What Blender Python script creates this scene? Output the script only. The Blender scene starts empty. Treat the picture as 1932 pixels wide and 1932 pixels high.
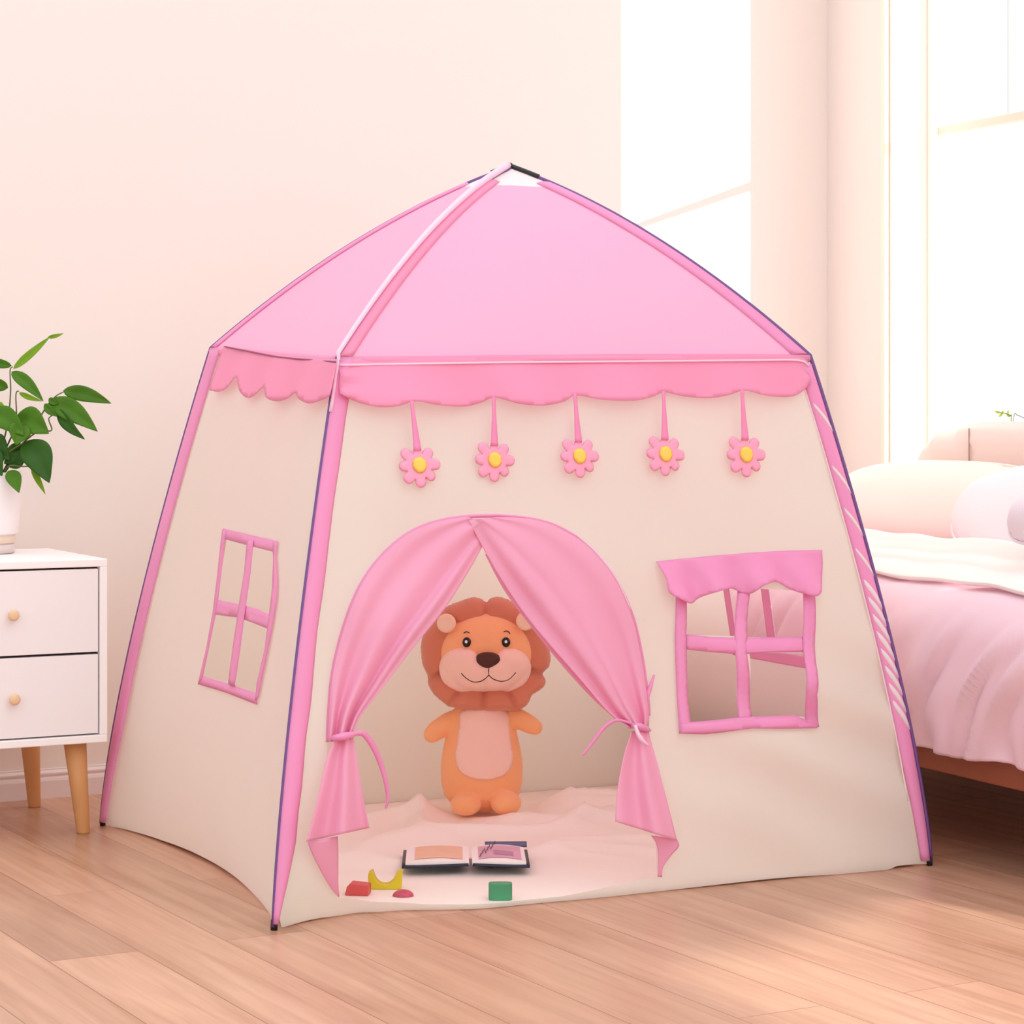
import bpy, bmesh, math, random
import numpy as np
from mathutils import Vector, Matrix, noise
from mathutils.geometry import delaunay_2d_cdt

R = math.radians
PI = math.pi
sc = bpy.context.scene
COL = sc.collection
random.seed(4)

# ------------------------------------------------------------------ camera
TH = R(25.0)
CAM = Vector((-1.337, -3.845, 0.8974))
FOC, HOR = 4400.0, 780.0            # focal length and eye level, for a 1932 px frame
cd = bpy.data.cameras.new('camera')
cam = bpy.data.objects.new('camera', cd)
COL.objects.link(cam)
cam.location = CAM
cam.rotation_euler = (R(90), 0, -TH)
cd.sensor_width = 36
cd.lens = 36 * FOC / 1932
cd.shift_y = -(966 - HOR) / 1932
cd.clip_end = 200
sc.camera = cam

# ------------------------------------------------------------------ sky, sun, exposure
w = bpy.data.worlds.new('daylight')
sc.world = w
w.use_nodes = True
nt = w.node_tree
nt.nodes.clear()
wo = nt.nodes.new('ShaderNodeOutputWorld')
bg = nt.nodes.new('ShaderNodeBackground')
tc = nt.nodes.new('ShaderNodeTexCoord')
dt = nt.nodes.new('ShaderNodeVectorMath'); dt.operation = 'DOT_PRODUCT'
dt.inputs[1].default_value = Vector((0.80, -0.50, 0.33)).normalized()
rp = nt.nodes.new('ShaderNodeValToRGB')
rp.color_ramp.interpolation = 'EASE'
el = rp.color_ramp.elements
el[0].position = 0.05; el[0].color = (0.30, 0.305, 0.32, 1)
el[1].position = 0.95; el[1].color = (1.40, 1.40, 1.42, 1)
e = el.new(0.5); e.color = (0.90, 0.90, 0.92, 1)
ad = nt.nodes.new('ShaderNodeMath'); ad.operation = 'MULTIPLY_ADD'
ad.inputs[1].default_value = 0.5; ad.inputs[2].default_value = 0.5
nt.links.new(tc.outputs['Generated'], dt.inputs[0])
nt.links.new(dt.outputs['Value'], ad.inputs[0])
nt.links.new(ad.outputs[0], rp.inputs[0])
nt.links.new(rp.outputs[0], bg.inputs['Color'])
bg.inputs['Strength'].default_value = 1.10
nt.links.new(bg.outputs[0], wo.inputs['Surface'])

sd = bpy.data.lights.new('sun', 'SUN')
sun = bpy.data.objects.new('sun', sd)
COL.objects.link(sun)
SUN = Vector((-1.0, 1.25, -0.342)).normalized()      # low morning sun through the right-hand windows
sun.rotation_euler = SUN.to_track_quat('-Z', 'Y').to_euler()
sun.location = (6, -8, 5)
sd.energy = 7.0
sd.angle = R(0.9)
sd.color = (1.0, 0.955, 0.90)

sc.view_settings.view_transform = 'Standard'
sc.view_settings.look = 'None'
sc.view_settings.exposure = 0.37
sc.view_settings.gamma = 1
sc.view_settings.use_curve_mapping = False
sc.cycles.max_bounces = 16
sc.cycles.diffuse_bounces = 10
sc.cycles.transmission_bounces = 12

# ------------------------------------------------------------------ pixels to places
FWD = Vector((math.sin(TH), math.cos(TH), 0))
RGT = Vector((math.cos(TH), -math.sin(TH), 0))
UP = Vector((0, 0, 1))
def ray(px, py): return FWD + RGT * ((px - 966) / FOC) + UP * ((HOR - py) / FOC)
def at_d(px, py, d): return CAM + ray(px, py) * d
def on_z(px, py, z=0.0):
    v = ray(px, py); return CAM + v * ((z - CAM.z) / v.z)
def on_y(px, py, y):
    v = ray(px, py); return CAM + v * ((y - CAM.y) / v.y)
def on_x(px, py, x):
    v = ray(px, py); return CAM + v * ((x - CAM.x) / v.x)

# ------------------------------------------------------------------ mesh helpers
def lin(c):
    c = c.lstrip('#')
    o = []
    for i in (0, 2, 4):
        v = int(c[i:i + 2], 16) / 255
        o.append(v / 12.92 if v <= 0.04045 else ((v + 0.055) / 1.055) ** 2.4)
    return (o[0], o[1], o[2], 1)

MATS = {}
def mat(name, col, rough=0.6, trans=0.0, vary=0.05, scale=6.0, bump=0.0, bscale=200.0, metal=0.0, coat=0.0, spec=0.5, sheen=0.0):
    if name in MATS: return MATS[name]
    m = bpy.data.materials.new(name); m.use_nodes = True
    t = m.node_tree; n = t.nodes; l = t.links
    p = n['Principled BSDF']; out = n['Material Output']
    c = lin(col)
    tcn = n.new('ShaderNodeTexCoord')
    nz = n.new('ShaderNodeTexNoise'); nz.inputs['Scale'].default_value = scale; nz.inputs['Detail'].default_value = 4
    l.new(tcn.outputs['Object'], nz.inputs['Vector'])
    mx = n.new('ShaderNodeMix'); mx.data_type = 'RGBA'
    mx.inputs['A'].default_value = [min(1, v * (1 - vary)) for v in c[:3]] + [1]
    mx.inputs['B'].default_value = [min(1, v * (1 + vary)) for v in c[:3]] + [1]
    l.new(nz.outputs[0], mx.inputs['Factor'])
    l.new(mx.outputs['Result'], p.inputs['Base Color'])
    p.inputs['Roughness'].default_value = rough
    p.inputs['Metallic'].default_value = metal
    p.inputs['Specular IOR Level'].default_value = spec
    if coat: p.inputs['Coat Weight'].default_value = coat
    if sheen:
        p.inputs['Sheen Weight'].default_value = sheen
        p.inputs['Sheen Roughness'].default_value = 0.5
    if bump:
        bz = n.new('ShaderNodeTexNoise'); bz.inputs['Scale'].default_value = bscale
        l.new(tcn.outputs['Object'], bz.inputs['Vector'])
        bp = n.new('ShaderNodeBump'); bp.inputs['Strength'].default_value = bump; bp.inputs['Distance'].default_value = 0.002
        l.new(bz.outputs[0], bp.inputs['Height']); l.new(bp.outputs[0], p.inputs['Normal'])
    if trans:
        tr = n.new('ShaderNodeBsdfTranslucent'); l.new(mx.outputs['Result'], tr.inputs['Color'])
        ms = n.new('ShaderNodeMixShader'); ms.inputs[0].default_value = trans
        l.new(p.outputs[0], ms.inputs[1]); l.new(tr.outputs[0], ms.inputs[2]); l.new(ms.outputs[0], out.inputs['Surface'])
    MATS[name] = m
    return m

def prop(o, label=None, cat=None, group=None, kind=None):
    if label: o['label'] = label
    if cat: o['category'] = cat
    if group: o['group'] = group
    if kind: o['kind'] = kind
    return o
def empty(name, loc, rz=0.0):
    o = bpy.data.objects.new(name, None); COL.objects.link(o)
    o.location = loc; o.rotation_euler = (0, 0, rz); o.empty_display_size = 0.05
    return o
def root_of(o):
    while o.parent: o = o.parent
    return o
def obj(name, V, F, m, parent=None, world=True, smooth=True, solid=0.0, bevel=0.0, subsurf=0, origin=None):
    """one mesh object; V in world space (or in the thing's own space when world=False)"""
    V = [Vector(v) for v in V]
    loc = Vector((0, 0, 0))
    if parent is not None:
        if world:
            r = root_of(parent)
            M = (Matrix.Translation(r.location) @ r.rotation_euler.to_matrix().to_4x4()).inverted()
            V = [M @ v for v in V]
    else:
        if origin is None:
            lo = Vector([min(v[i] for v in V) for i in range(3)]); hi = Vector([max(v[i] for v in V) for i in range(3)])
            loc = Vector(((lo.x + hi.x) / 2, (lo.y + hi.y) / 2, lo.z))
        else: loc = Vector(origin)
        V = [v - loc for v in V]
    me = bpy.data.meshes.new(name)
    me.from_pydata([tuple(v) for v in V], [], F)
    me.validate(); me.update()
    if smooth:
        me.polygons.foreach_set('use_smooth', [True] * len(me.polygons))
    o = bpy.data.objects.new(name, me); COL.objects.link(o)
    o.location = loc
    if m: me.materials.append(m)
    if parent is not None: o.parent = parent
    if bevel:
        b = o.modifiers.new('bevel', 'BEVEL'); b.width = bevel; b.segments = 2; b.limit_method = 'ANGLE'; b.angle_limit = R(40)
        b.harden_normals = False
    if solid:
        s = o.modifiers.new('thickness', 'SOLIDIFY'); s.thickness = solid; s.offset = 0
    if subsurf:
        s = o.modifiers.new('smooth', 'SUBSURF'); s.levels = subsurf; s.render_levels = subsurf
    return o

class MB:
    def __init__(s): s.V = []; s.F = []
    def add(s, V, F):
        k = len(s.V); s.V += [Vector(v) for v in V]; s.F += [tuple(i + k for i in f) for f in F]; return s
    def box(s, lo, hi, M=None):
        x0, y0, z0 = lo; x1, y1, z1 = hi
        V = [Vector(v) for v in ((x0,y0,z0),(x1,y0,z0),(x1,y1,z0),(x0,y1,z0),(x0,y0,z1),(x1,y0,z1),(x1,y1,z1),(x0,y1,z1))]
        if M: V = [M @ v for v in V]
        return s.add(V, [(0,3,2,1),(4,5,6,7),(0,1,5,4),(1,2,6,5),(2,3,7,6),(3,0,4,7)])
    def tube(s, P, rad, n=10, closed=False, flat=1.0, up=None):
        P = [Vector(p) for p in P]; N = len(P)
        rs = rad if hasattr(rad, '__len__') else [rad] * N
        V = []; F = []
        ref = Vector(up) if up else None
        for i in range(N):
            a = P[(i - 1) % N] if (closed or i) else P[0]
            b = P[(i + 1) % N] if (closed or i < N - 1) else P[-1]
            t = (b - a).normalized()
            if ref is None:
                ref = Vector((0, 0, 1)) if abs(t.z) < 0.9 else Vector((1, 0, 0))
            u = (ref - t * ref.dot(t))
            u = u.normalized() if u.length > 1e-6 else t.orthogonal().normalized()
            v = t.cross(u)
            if not up: ref = u
            for k in range(n):
                an = 2 * PI * k / n
                V.append(P[i] + u * (math.cos(an) * rs[i] * flat) + v * (math.sin(an) * rs[i]))
        for i in range(N if closed else N - 1):
            for k in range(n):
                a = i * n + k; b = i * n + (k + 1) % n; c = ((i + 1) % N) * n + (k + 1) % n; d = ((i + 1) % N) * n + k
                F.append((a, b, c, d))
        if not closed:
            F.append(tuple(range(n - 1, -1, -1))); F.append(tuple((N - 1) * n + k for k in range(n)))
        return s.add(V, F)
    def lathe(s, prof, c=(0, 0, 0), n=32, ax=None):
        c = Vector(c); V = []; F = []
        Q = Vector((0, 0, 1)).rotation_difference(Vector(ax)).to_matrix() if ax else Matrix.Identity(3)
        for r, z in prof:
            for k in range(n):
                a = 2 * PI * k / n
                V.append(c + Q @ Vector((r * math.cos(a), r * math.sin(a), z)))
        for i in range(len(prof) - 1):
            for k in range(n):
                F.append((i*n+k, i*n+(k+1)%n, (i+1)*n+(k+1)%n, (i+1)*n+k))
        F.append(tuple(range(n - 1, -1, -1))); F.append(tuple((len(prof)-1)*n+k for k in range(n)))
        return s.add(V, F)
    def ball(s, c, r, n=24, m=14, M=None):
        c = Vector(c); r = r if hasattr(r, '__len__') else (r, r, r)
        V = [Vector((0, 0, r[2]))]; F = []
        for i in range(1, m):
            p = PI * i / m
            for k in range(n):
                a = 2 * PI * k / n
                V.append(Vector((r[0]*math.sin(p)*math.cos(a), r[1]*math.sin(p)*math.sin(a), r[2]*math.cos(p))))
        V.append(Vector((0, 0, -r[2])))
        for k in range(n): F.append((0, 1 + k, 1 + (k + 1) % n))
        for i in range(m - 2):
            for k in range(n):
                F.append((1+i*n+k, 1+(i+1)*n+k, 1+(i+1)*n+(k+1)%n, 1+i*n+(k+1)%n))
        L = len(V) - 1
        for k in range(n): F.append((L, 1+(m-2)*n+(k+1)%n, 1+(m-2)*n+k))
        V = [c + ((M @ v) if M else v) for v in V]
        return s.add(V, F)
    def build(s, name, m, parent=None, **kw): return obj(name, s.V, s.F, m, parent, **kw)

def cr(P, n=8, closed=False):
    """Catmull-Rom through P, n samples per span"""
    P = [Vector(p) for p in P]; N = len(P); out = []
    for i in range(N if closed else N - 1):
        if closed: a, b, c, d = P[(i-1)%N], P[i], P[(i+1)%N], P[(i+2)%N]
        else: a, b, c, d = P[max(i-1,0)], P[i], P[i+1], P[min(i+2,N-1)]
        for k in range(n):
            t = k / n
            out.append(0.5 * ((2*b) + (c-a)*t + (2*a-5*b+4*c-d)*t*t + (3*b-a-3*c+d)*t*t*t))
    if not closed: out.append(P[-1])
    return out
def resample(P, n):
    P = [Vector(p) for p in P]
    L = [0]
    for a, b in zip(P, P[1:]): L.append(L[-1] + (b - a).length)
    out = []; j = 0
    for k in range(n):
        s = L[-1] * k / (n - 1)
        while j < len(P) - 2 and L[j + 1] < s: j += 1
        seg = L[j + 1] - L[j]
        out.append(P[j].lerp(P[j + 1], 0 if seg == 0 else (s - L[j]) / seg))
    return out
def inside(pts, poly):
    pts = np.asarray(pts, float); poly = np.asarray(poly, float)
    x, y = pts[:, 0], pts[:, 1]; c = np.zeros(len(pts), bool)
    x1, y1 = poly[:, 0], poly[:, 1]; x2, y2 = np.roll(x1, -1), np.roll(y1, -1)
    for a, b, e_, d in zip(x1, y1, x2, y2):
        if b == d: continue
        k = ((b > y) != (d > y)) & (x < (e_ - a) * (y - b) / (d - b) + a)
        c ^= k
    return c
def edge_dist(pts, polys):
    pts = np.asarray(pts, float); best = np.full(len(pts), 1e9)
    for poly in polys:
        q = np.asarray(poly, float); r2 = np.roll(q, -1, 0)
        for a, b in zip(q, r2):
            ab = b - a; L = (ab * ab).sum()
            if L == 0: continue
            t = np.clip(((pts - a) @ ab) / L, 0, 1)
            best = np.minimum(best, np.linalg.norm(pts - (a + t[:, None] * ab), axis=1))
    return best
def densify(poly, step):
    out = []
    for i in range(len(poly)):
        a = Vector(poly[i][:2]); b = Vector(poly[(i + 1) % len(poly)][:2])
        n = max(1, int(math.ceil((b - a).length / step)))
        for k in range(n): out.append(a.lerp(b, k / n))
    return out
def tri2d(outline, holes=(), step=0.02):
    """triangulated sheet with holes in 2D: points, faces, distance to the rim"""
    loops = [densify(outline, step)] + [densify(h, step) for h in holes]
    pts = []; ed = []
    for lp in loops:
        k = len(pts); n = len(lp)
        pts += lp; ed += [(k + i, k + (i + 1) % n) for i in range(n)]
    A = np.array([(p[0], p[1]) for p in loops[0]])
    lo, hi = A.min(0), A.max(0)
    g = []
    ny = int((hi[1] - lo[1]) / (step * 0.87)) + 2; nx = int((hi[0] - lo[0]) / step) + 2
    for j in range(ny):
        for i in range(nx):
            g.append((lo[0] + (i + 0.5 * (j % 2)) * step, lo[1] + j * step * 0.87))
    g = np.array(g)
    ok = inside(g, A)
    for h in loops[1:]: ok &= ~inside(g, np.array([(p[0], p[1]) for p in h]))
    g = g[ok]
    if len(g):
        g = g[edge_dist(g, [[(p[0], p[1]) for p in lp] for lp in loops]) > step * 0.45]
    pts += [Vector(p) for p in g]
    r = delaunay_2d_cdt([Vector((p[0], p[1])) for p in pts], ed, [], 0, 1e-7)
    V, F = r[0], [tuple(f) for f in r[2]]
    VA = np.array([(v[0], v[1]) for v in V])
    cen = np.array([VA[list(f)].mean(0) for f in F])
    ok = inside(cen, A)
    for h in loops[1:]: ok &= ~inside(cen, np.array([(p[0], p[1]) for p in h]))
    F = [f for f, k in zip(F, ok) if k]
    D = edge_dist(VA, [[(p[0], p[1]) for p in lp] for lp in loops])
    return [(float(a), float(b)) for a, b in VA], F, D
def sheet(name, outline, holes, step, fn, m, parent, **kw):
    V, F, D = tri2d(outline, holes, step)
    return obj(name, [fn(v[0], v[1], d) for v, d in zip(V, D)], F, m, parent, **kw)
def puff(outline, step, thick, power=0.5, width=None, floor_=0.0):
    """a stuffed cushion shape from an outline: returns V (x, depth, z), F"""
    V, F, D = tri2d(outline, (), step)
    wd = width or max(D)
    h = [thick * (1 - (1 - min(1, d / wd)) ** 2) ** power for d in D]
    n = len(V)
    rim = [d < 1e-6 for d in D]
    VV = [Vector((v[0], -a, v[1])) for v, a in zip(V, h)]
    back = {}
    for i, (v, a) in enumerate(zip(V, h)):
        if rim[i]: back[i] = i
        else:
            back[i] = len(VV); VV.append(Vector((v[0], a, v[1])))
    FF = []
    for f in F:
        a, b, c = [V[i] for i in f]
        s = (b[0]-a[0])*(c[1]-a[1]) - (b[1]-a[1])*(c[0]-a[0])
        g = f if s > 0 else f[::-1]
        FF.append(g); FF.append(tuple(back[i] for i in g[::-1]))
    return VV, FF
def grid(nu, nv, fn, closed_u=False):
    V = [fn(i / nu, j / nv) for j in range(nv + 1) for i in range(nu + 1)]
    F = [(j*(nu+1)+i, j*(nu+1)+i+1, (j+1)*(nu+1)+i+1, (j+1)*(nu+1)+i) for j in range(nv) for i in range(nu)]
    return V, F
def ribbon(P, wd, side, m, name, parent, solid=0.0012):
    """flat band along P; wd one width or list; side(i, t) the direction across it"""
    P = [Vector(p) for p in P]; n = len(P); V = []; F = []
    for i, p in enumerate(P):
        t = (P[min(i+1, n-1)] - P[max(i-1, 0)]).normalized()
        s = side - t * side.dot(t); s.normalize()
        ww = (wd[i] if hasattr(wd, '__len__') else wd) / 2
        V += [p - s * ww, p, p + s * ww]
    for i in range(n - 1):
        for k in range(2):
            a = i * 3 + k; F.append((a, a + 1, a + 4, a + 3))
    return obj(name, V, F, m, parent, solid=solid)
def nz(x, y, z=0.0, s=1.0): return noise.noise(Vector((x * s, y * s, z * s)))

# ------------------------------------------------------------------ materials
M_wall = mat('wall_paint', '#f0e6df', 0.85, vary=0.012, scale=1.2, spec=0.2)
M_trim = mat('white_trim', '#fbf6ee', 0.5, vary=0.01, spec=0.3)
M_frame = mat('window_white', '#fffaf0', 0.45, vary=0.01, spec=0.3)
M_skirt = mat('skirting_paint', '#eadbd8', 0.55, vary=0.02)
M_cream = mat('cream_polyester', '#f7f8ef', 0.62, trans=0.60, vary=0.02, scale=3, bump=0.05, bscale=500, spec=0.25)
M_sheetm = mat('ground_sheet_cloth', '#f8f0e6', 0.6, trans=0.0, vary=0.03, scale=5, spec=0.3)
M_pink = mat('pink_polyester', '#fdafd3', 0.5, trans=0.30, vary=0.03, scale=4, bump=0.05, bscale=500, spec=0.3)
M_roof = mat('pink_roof_cloth', '#ffc8ea', 0.5, trans=0.45, vary=0.015, scale=2, bump=0.05, bscale=500, spec=0.3)
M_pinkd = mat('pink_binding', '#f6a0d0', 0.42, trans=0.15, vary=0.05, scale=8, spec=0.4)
M_curt = mat('pink_curtain_cloth', '#f9bfdb', 0.5, trans=0.34, vary=0.03, scale=5, bump=0.05, bscale=500, spec=0.3)
M_pole = mat('purple_piping', '#6f4a8c', 0.4, vary=0.05)
M_black = mat('black_plastic', '#17161d', 0.4, vary=0.05)
M_ltpink = mat('pale_pink_binding', '#ffd9ee', 0.4, trans=0.1, vary=0.02)
M_white = mat('white_mesh', '#fff6f6', 0.6, trans=0.3, vary=0.02)

# ------------------------------------------------------------------ the room
# floor: boards run towards the back wall
mf = bpy.data.materials.new('floor_boards'); mf.use_nodes = True
t = mf.node_tree; n = t.nodes; l = t.links; p = n['Principled BSDF']
tcn = n.new('ShaderNodeTexCoord')
mp = n.new('ShaderNodeMapping'); mp.inputs['Rotation'].default_value = (0, 0, R(-94.5)); mp.inputs['Location'].default_value = (0.42, 0.028, 0)
l.new(tcn.outputs['Object'], mp.inputs['Vector'])
bk = n.new('ShaderNodeTexBrick')
bk.inputs['Color1'].default_value = (0, 0, 0, 1); bk.inputs['Color2'].default_value = (1, 1, 1, 1); bk.inputs['Mortar'].default_value = (0.5, 0.5, 0.5, 1)
bk.inputs['Scale'].default_value = 1; bk.inputs['Brick Width'].default_value = 1.35; bk.inputs['Row Height'].default_value = 0.155
bk.inputs['Mortar Size'].default_value = 0.0011; bk.inputs['Mortar Smooth'].default_value = 0.3; bk.offset = 0.37
l.new(mp.outputs[0], bk.inputs['Vector'])
# grain: noise stretched along the board, shifted from board to board
sv = n.new('ShaderNodeVectorMath'); sv.operation = 'MULTIPLY_ADD'
sv.inputs[1].default_value = (9, 7, 5)
l.new(bk.outputs['Color'], sv.inputs[0]); l.new(mp.outputs[0], sv.inputs[2])
st = n.new('ShaderNodeMapping'); st.inputs['Scale'].default_value = (1.1, 22, 1)
l.new(sv.outputs[0], st.inputs['Vector'])
g1 = n.new('ShaderNodeTexNoise'); g1.inputs['Scale'].default_value = 1.6; g1.inputs['Detail'].default_value = 7; g1.inputs['Roughness'].default_value = 0.6; g1.inputs['Distortion'].default_value = 0.6
l.new(st.outputs[0], g1.inputs['Vector'])
st2 = n.new('ShaderNodeMapping'); st2.inputs['Scale'].default_value = (1.0, 3.2, 1)
l.new(sv.outputs[0], st2.inputs['Vector'])
g2 = n.new('ShaderNodeTexNoise'); g2.inputs['Scale'].default_value = 1.5; g2.inputs['Detail'].default_value = 3; g2.inputs['Distortion'].default_value = 1.0
l.new(st2.outputs[0], g2.inputs['Vector'])
rb = n.new('ShaderNodeValToRGB')
rb.color_ramp.elements[0].position = 0.30; rb.color_ramp.elements[0].color = lin('#9c6a4e')
rb.color_ramp.elements[1].position = 0.62; rb.color_ramp.elements[1].color = lin('#d4a78a')
l.new(g1.outputs[0], rb.inputs[0])
rb2 = n.new('ShaderNodeValToRGB')
rb2.color_ramp.elements[0].position = 0.30; rb2.color_ramp.elements[0].color = lin('#bb8c70')
rb2.color_ramp.elements[1].position = 0.70; rb2.color_ramp.elements[1].color = lin('#d9af94')
l.new(g2.outputs[0], rb2.inputs[0])
m1 = n.new('ShaderNodeMix'); m1.data_type = 'RGBA'; m1.inputs['Factor'].default_value = 0.55
l.new(rb.outputs[0], m1.inputs['A']); l.new(rb2.outputs[0], m1.inputs['B'])
hv = n.new('ShaderNodeHueSaturation')
vr = n.new('ShaderNodeMapRange'); vr.inputs['To Min'].default_value = 0.90; vr.inputs['To Max'].default_value = 1.08
l.new(bk.outputs['Color'], vr.inputs['Value']); l.new(vr.outputs[0], hv.inputs['Value']); l.new(m1.outputs['Result'], hv.inputs['Color'])
m2 = n.new('ShaderNodeMix'); m2.data_type = 'RGBA'; m2.inputs['B'].default_value = lin('#7c4f38')
sf_ = n.new('ShaderNodeMath'); sf_.operation = 'MULTIPLY'; sf_.inputs[1].default_value = 0.75
l.new(bk.outputs['Fac'], sf_.inputs[0]); l.new(sf_.outputs[0], m2.inputs['Factor']); l.new(hv.outputs[0], m2.inputs['A'])
l.new(m2.outputs['Result'], p.inputs['Base Color'])
p.inputs['Roughness'].default_value = 0.34
p.inputs['Specular IOR Level'].default_value = 0.4
bpn = n.new('ShaderNodeBump'); bpn.inputs['Strength'].default_value = 0.12; bpn.inputs['Distance'].default_value = 0.002
l.new(g1.outputs[0], bpn.inputs['Height']); l.new(bpn.outputs[0], p.inputs['Normal'])

XW = 2.205                                    # right wall
BA = R(3.0)                                   # the back wall is 3 degrees off the tent's front
def back_y(x): return 1.552 + math.tan(BA) * (x + 0.129)
b = MB().box((-3.2, -8.6, -0.05), (XW + 0.30, 2.2, 0))
prop(b.build('floor', mf, smooth=False), 'pinkish oak plank floor', 'floor', kind='structure')
HT = 3.3
b = MB()
b.add([(-3.2, back_y(-3.2), 0), (XW + 0.2, back_y(XW + 0.2), 0), (XW + 0.2, back_y(XW + 0.2) + 0.1, 0), (-3.2, back_y(-3.2) + 0.1, 0),
       (-3.2, back_y(-3.2), HT), (XW + 0.2, back_y(XW + 0.2), HT), (XW + 0.2, back_y(XW + 0.2) + 0.1, HT), (-3.2, back_y(-3.2) + 0.1, HT)],
      [(0,3,2,1),(4,5,6,7),(0,1,5,4),(1,2,6,5),(2,3,7,6),(3,0,4,7)])
prop(b.build('wall_back', M_wall, smooth=False), 'plain warm cream back wall', 'wall', kind='structure')

# right wall with the tall window opening, and an added unseen low hole shaped to throw the floor sun patch
WY0, WY1, WZ0, WZ1 = 0.585, 1.358, 0.62, 2.75
def wall_sheet(name, outline, holes, m):
    V, F, D = tri2d(outline, holes, 0.6)
    N = len(V)
    VV = [(XW, v[0], v[1]) for v in V] + [(XW + 0.17, v[0], v[1]) for v in V]
    FF = []
    cnt = {}
    for f in F:
        a, b_, c = [V[i] for i in f]
        s = (b_[0]-a[0])*(c[1]-a[1]) - (b_[1]-a[1])*(c[0]-a[0])
        g = f[::-1] if s > 0 else f
        FF.append(g); FF.append(tuple(i + N for i in g[::-1]))
        for i in range(3):
            e_ = (g[i], g[(i + 1) % 3]); cnt[e_] = 1
    for (a, b_) in list(cnt):
        if (b_, a) not in cnt: FF.append((b_, a, a + N, b_ + N))
    return obj(name, VV, FF, m, smooth=False)
low = [(-1.503, 0.375), (-1.66, 0.335), (-3.6, 0.30), (-3.6, 0.66), (-2.90, 0.64), (-2.43, 0.546)]
mid = [(-1.02, 0.70), (0.22, 0.70), (0.22, 1.26), (-1.02, 1.26)]      # unseen window added to let sun onto the tent and bed
wr_ = wall_sheet('wall_right', [(-8.6, 0), (1.68, 0), (1.68, HT), (-8.6, HT)],
                 [[(WY0, WZ0), (WY1, WZ0), (WY1, WZ1), (WY0, WZ1)], low, mid], M_wall)
prop(wr_, 'cream side wall with the tall window over the bed', 'wall', kind='structure')

# window: white casing, frame, a cross bar and a thin upright
win = empty('window_1', (XW, 0.75, WZ0)); prop(win, 'tall white window over the bed headboard', 'window', kind='structure')
b = MB()
FX0, FX1 = XW + 0.112, XW + 0.155
fw = 0.045
b.box((FX0, WY0, WZ0), (FX1, WY0 + fw, WZ1)).box((FX0, WY1 - fw, WZ0), (FX1, WY1, WZ1))
b.box((FX0, WY0 + fw, WZ0), (FX1, WY1 - fw, WZ0 + fw)).box((FX0, WY0 + fw, WZ1 - fw), (FX1, WY1 - fw, WZ1))
b.build('frame', M_frame, win, smooth=False, bevel=0.004)
zb = on_x(1768, 254, FX0).z
MB().box((FX0 + 0.005, WY0 + fw, zb), (FX1 - 0.005, WY1 - fw, zb + 0.022)).build('cross_bar', mat('bar_cream', '#eadfce', 0.5), win, smooth=False, bevel=0.003)
yv = on_x(1906, 100, FX0 + 0.02).y
MB().box((FX0 + 0.012, yv - 0.0006, zb + 0.022), (FX0 + 0.0145, yv + 0.0006, WZ1 - fw)).build('sash_gap_strip', mat('grey_seal', '#77736f', 0.6), win, smooth=False)
mg = bpy.data.materials.new('window_glass'); mg.use_nodes = True
tg = mg.node_tree; tg.nodes.clear()
og = tg.nodes.new('ShaderNodeOutputMaterial'); mxg = tg.nodes.new('ShaderNodeMixShader'); trg = tg.nodes.new('ShaderNodeBsdfTransparent'); glg = tg.nodes.new('ShaderNodeBsdfGlossy')
glg.inputs['Roughness'].default_value = 0.02
mxg.inputs[0].default_value = 0.05; tg.links.new(trg.outputs[0], mxg.inputs[1]); tg.links.new(glg.outputs[0], mxg.inputs[2]); tg.links.new(mxg.outputs[0], og.inputs['Surface'])
MB().box((FX0 + 0.022, WY0 + fw, WZ0 + fw), (FX0 + 0.026, WY1 - fw, zb)).build('pane', mg, win, smooth=False)
MB().box((FX0 + 0.022, WY0 + fw, zb + 0.022), (FX0 + 0.026, WY1 - fw, WZ1 - fw)).build('pane', mg, win, smooth=False)
w2 = MB()
for lo_, hi_ in (((FX0, -1.02, 0.70), (FX1, -0.99, 1.26)), ((FX0, 0.19, 0.70), (FX1, 0.22, 1.26)), ((FX0, -0.99, 0.70), (FX1, 0.19, 0.73)), ((FX0, -0.99, 1.23), (FX1, 0.19, 1.26)), ((FX0, -0.99, 0.835), (FX1, 0.19, 1.075))): w2.box(lo_, hi_)  # wide middle rail added to block stray sun rays
prop(w2.build('added_window_2', M_frame, smooth=False), 'added unseen white window letting sun onto the tent and bed', 'window', kind='structure')
# white reveal boards lining the opening, and a bead round its edge
b = MB()
b.box((XW - 0.003, WY1 - 0.003, WZ0), (FX0, WY1 + 0.012, WZ1)).box((XW - 0.003, WY0 - 0.012, WZ0), (FX0, WY0 + 0.003, WZ1))
prop(b.build('trim_1', M_trim, smooth=False), 'white lining boards of the window reveal', 'trim', kind='structure')
yc = WY1 + 0.004
b = MB(); b.box((XW - 0.020, yc, 0), (XW - 0.0035, yc + 0.020, HT))
prop(b.build('trim_2', mat('bead_cream', '#f6ead8', 0.5), smooth=False, bevel=0.004), 'thin bead along the window casing', 'trim', kind='structure')

# skirting with a moulded profile along the back wall
prof = [(0, 0), (0.016, 0), (0.016, 0.040), (0.014, 0.046), (0.009, 0.050), (0.0125, 0.055), (0.0125, 0.058), (0.006, 0.064), (0.006, 0.0665), (0, 0.068)]
V = []; F = []
for x in (-3.2, XW):
    for d, z_ in prof: V.append((x, back_y(x) - d - 0.0005, z_))
k = len(prof)
for i in range(k): F.append((i, (i + 1) % k, k + (i + 1) % k, k + i))
F += [tuple(range(k)), tuple(range(2 * k - 1, k - 1, -1))]
prop(obj('baseboard_back', V, F, M_skirt, smooth=False), 'pale pink moulded skirting along the back wall', 'baseboard', kind='structure')

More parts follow.
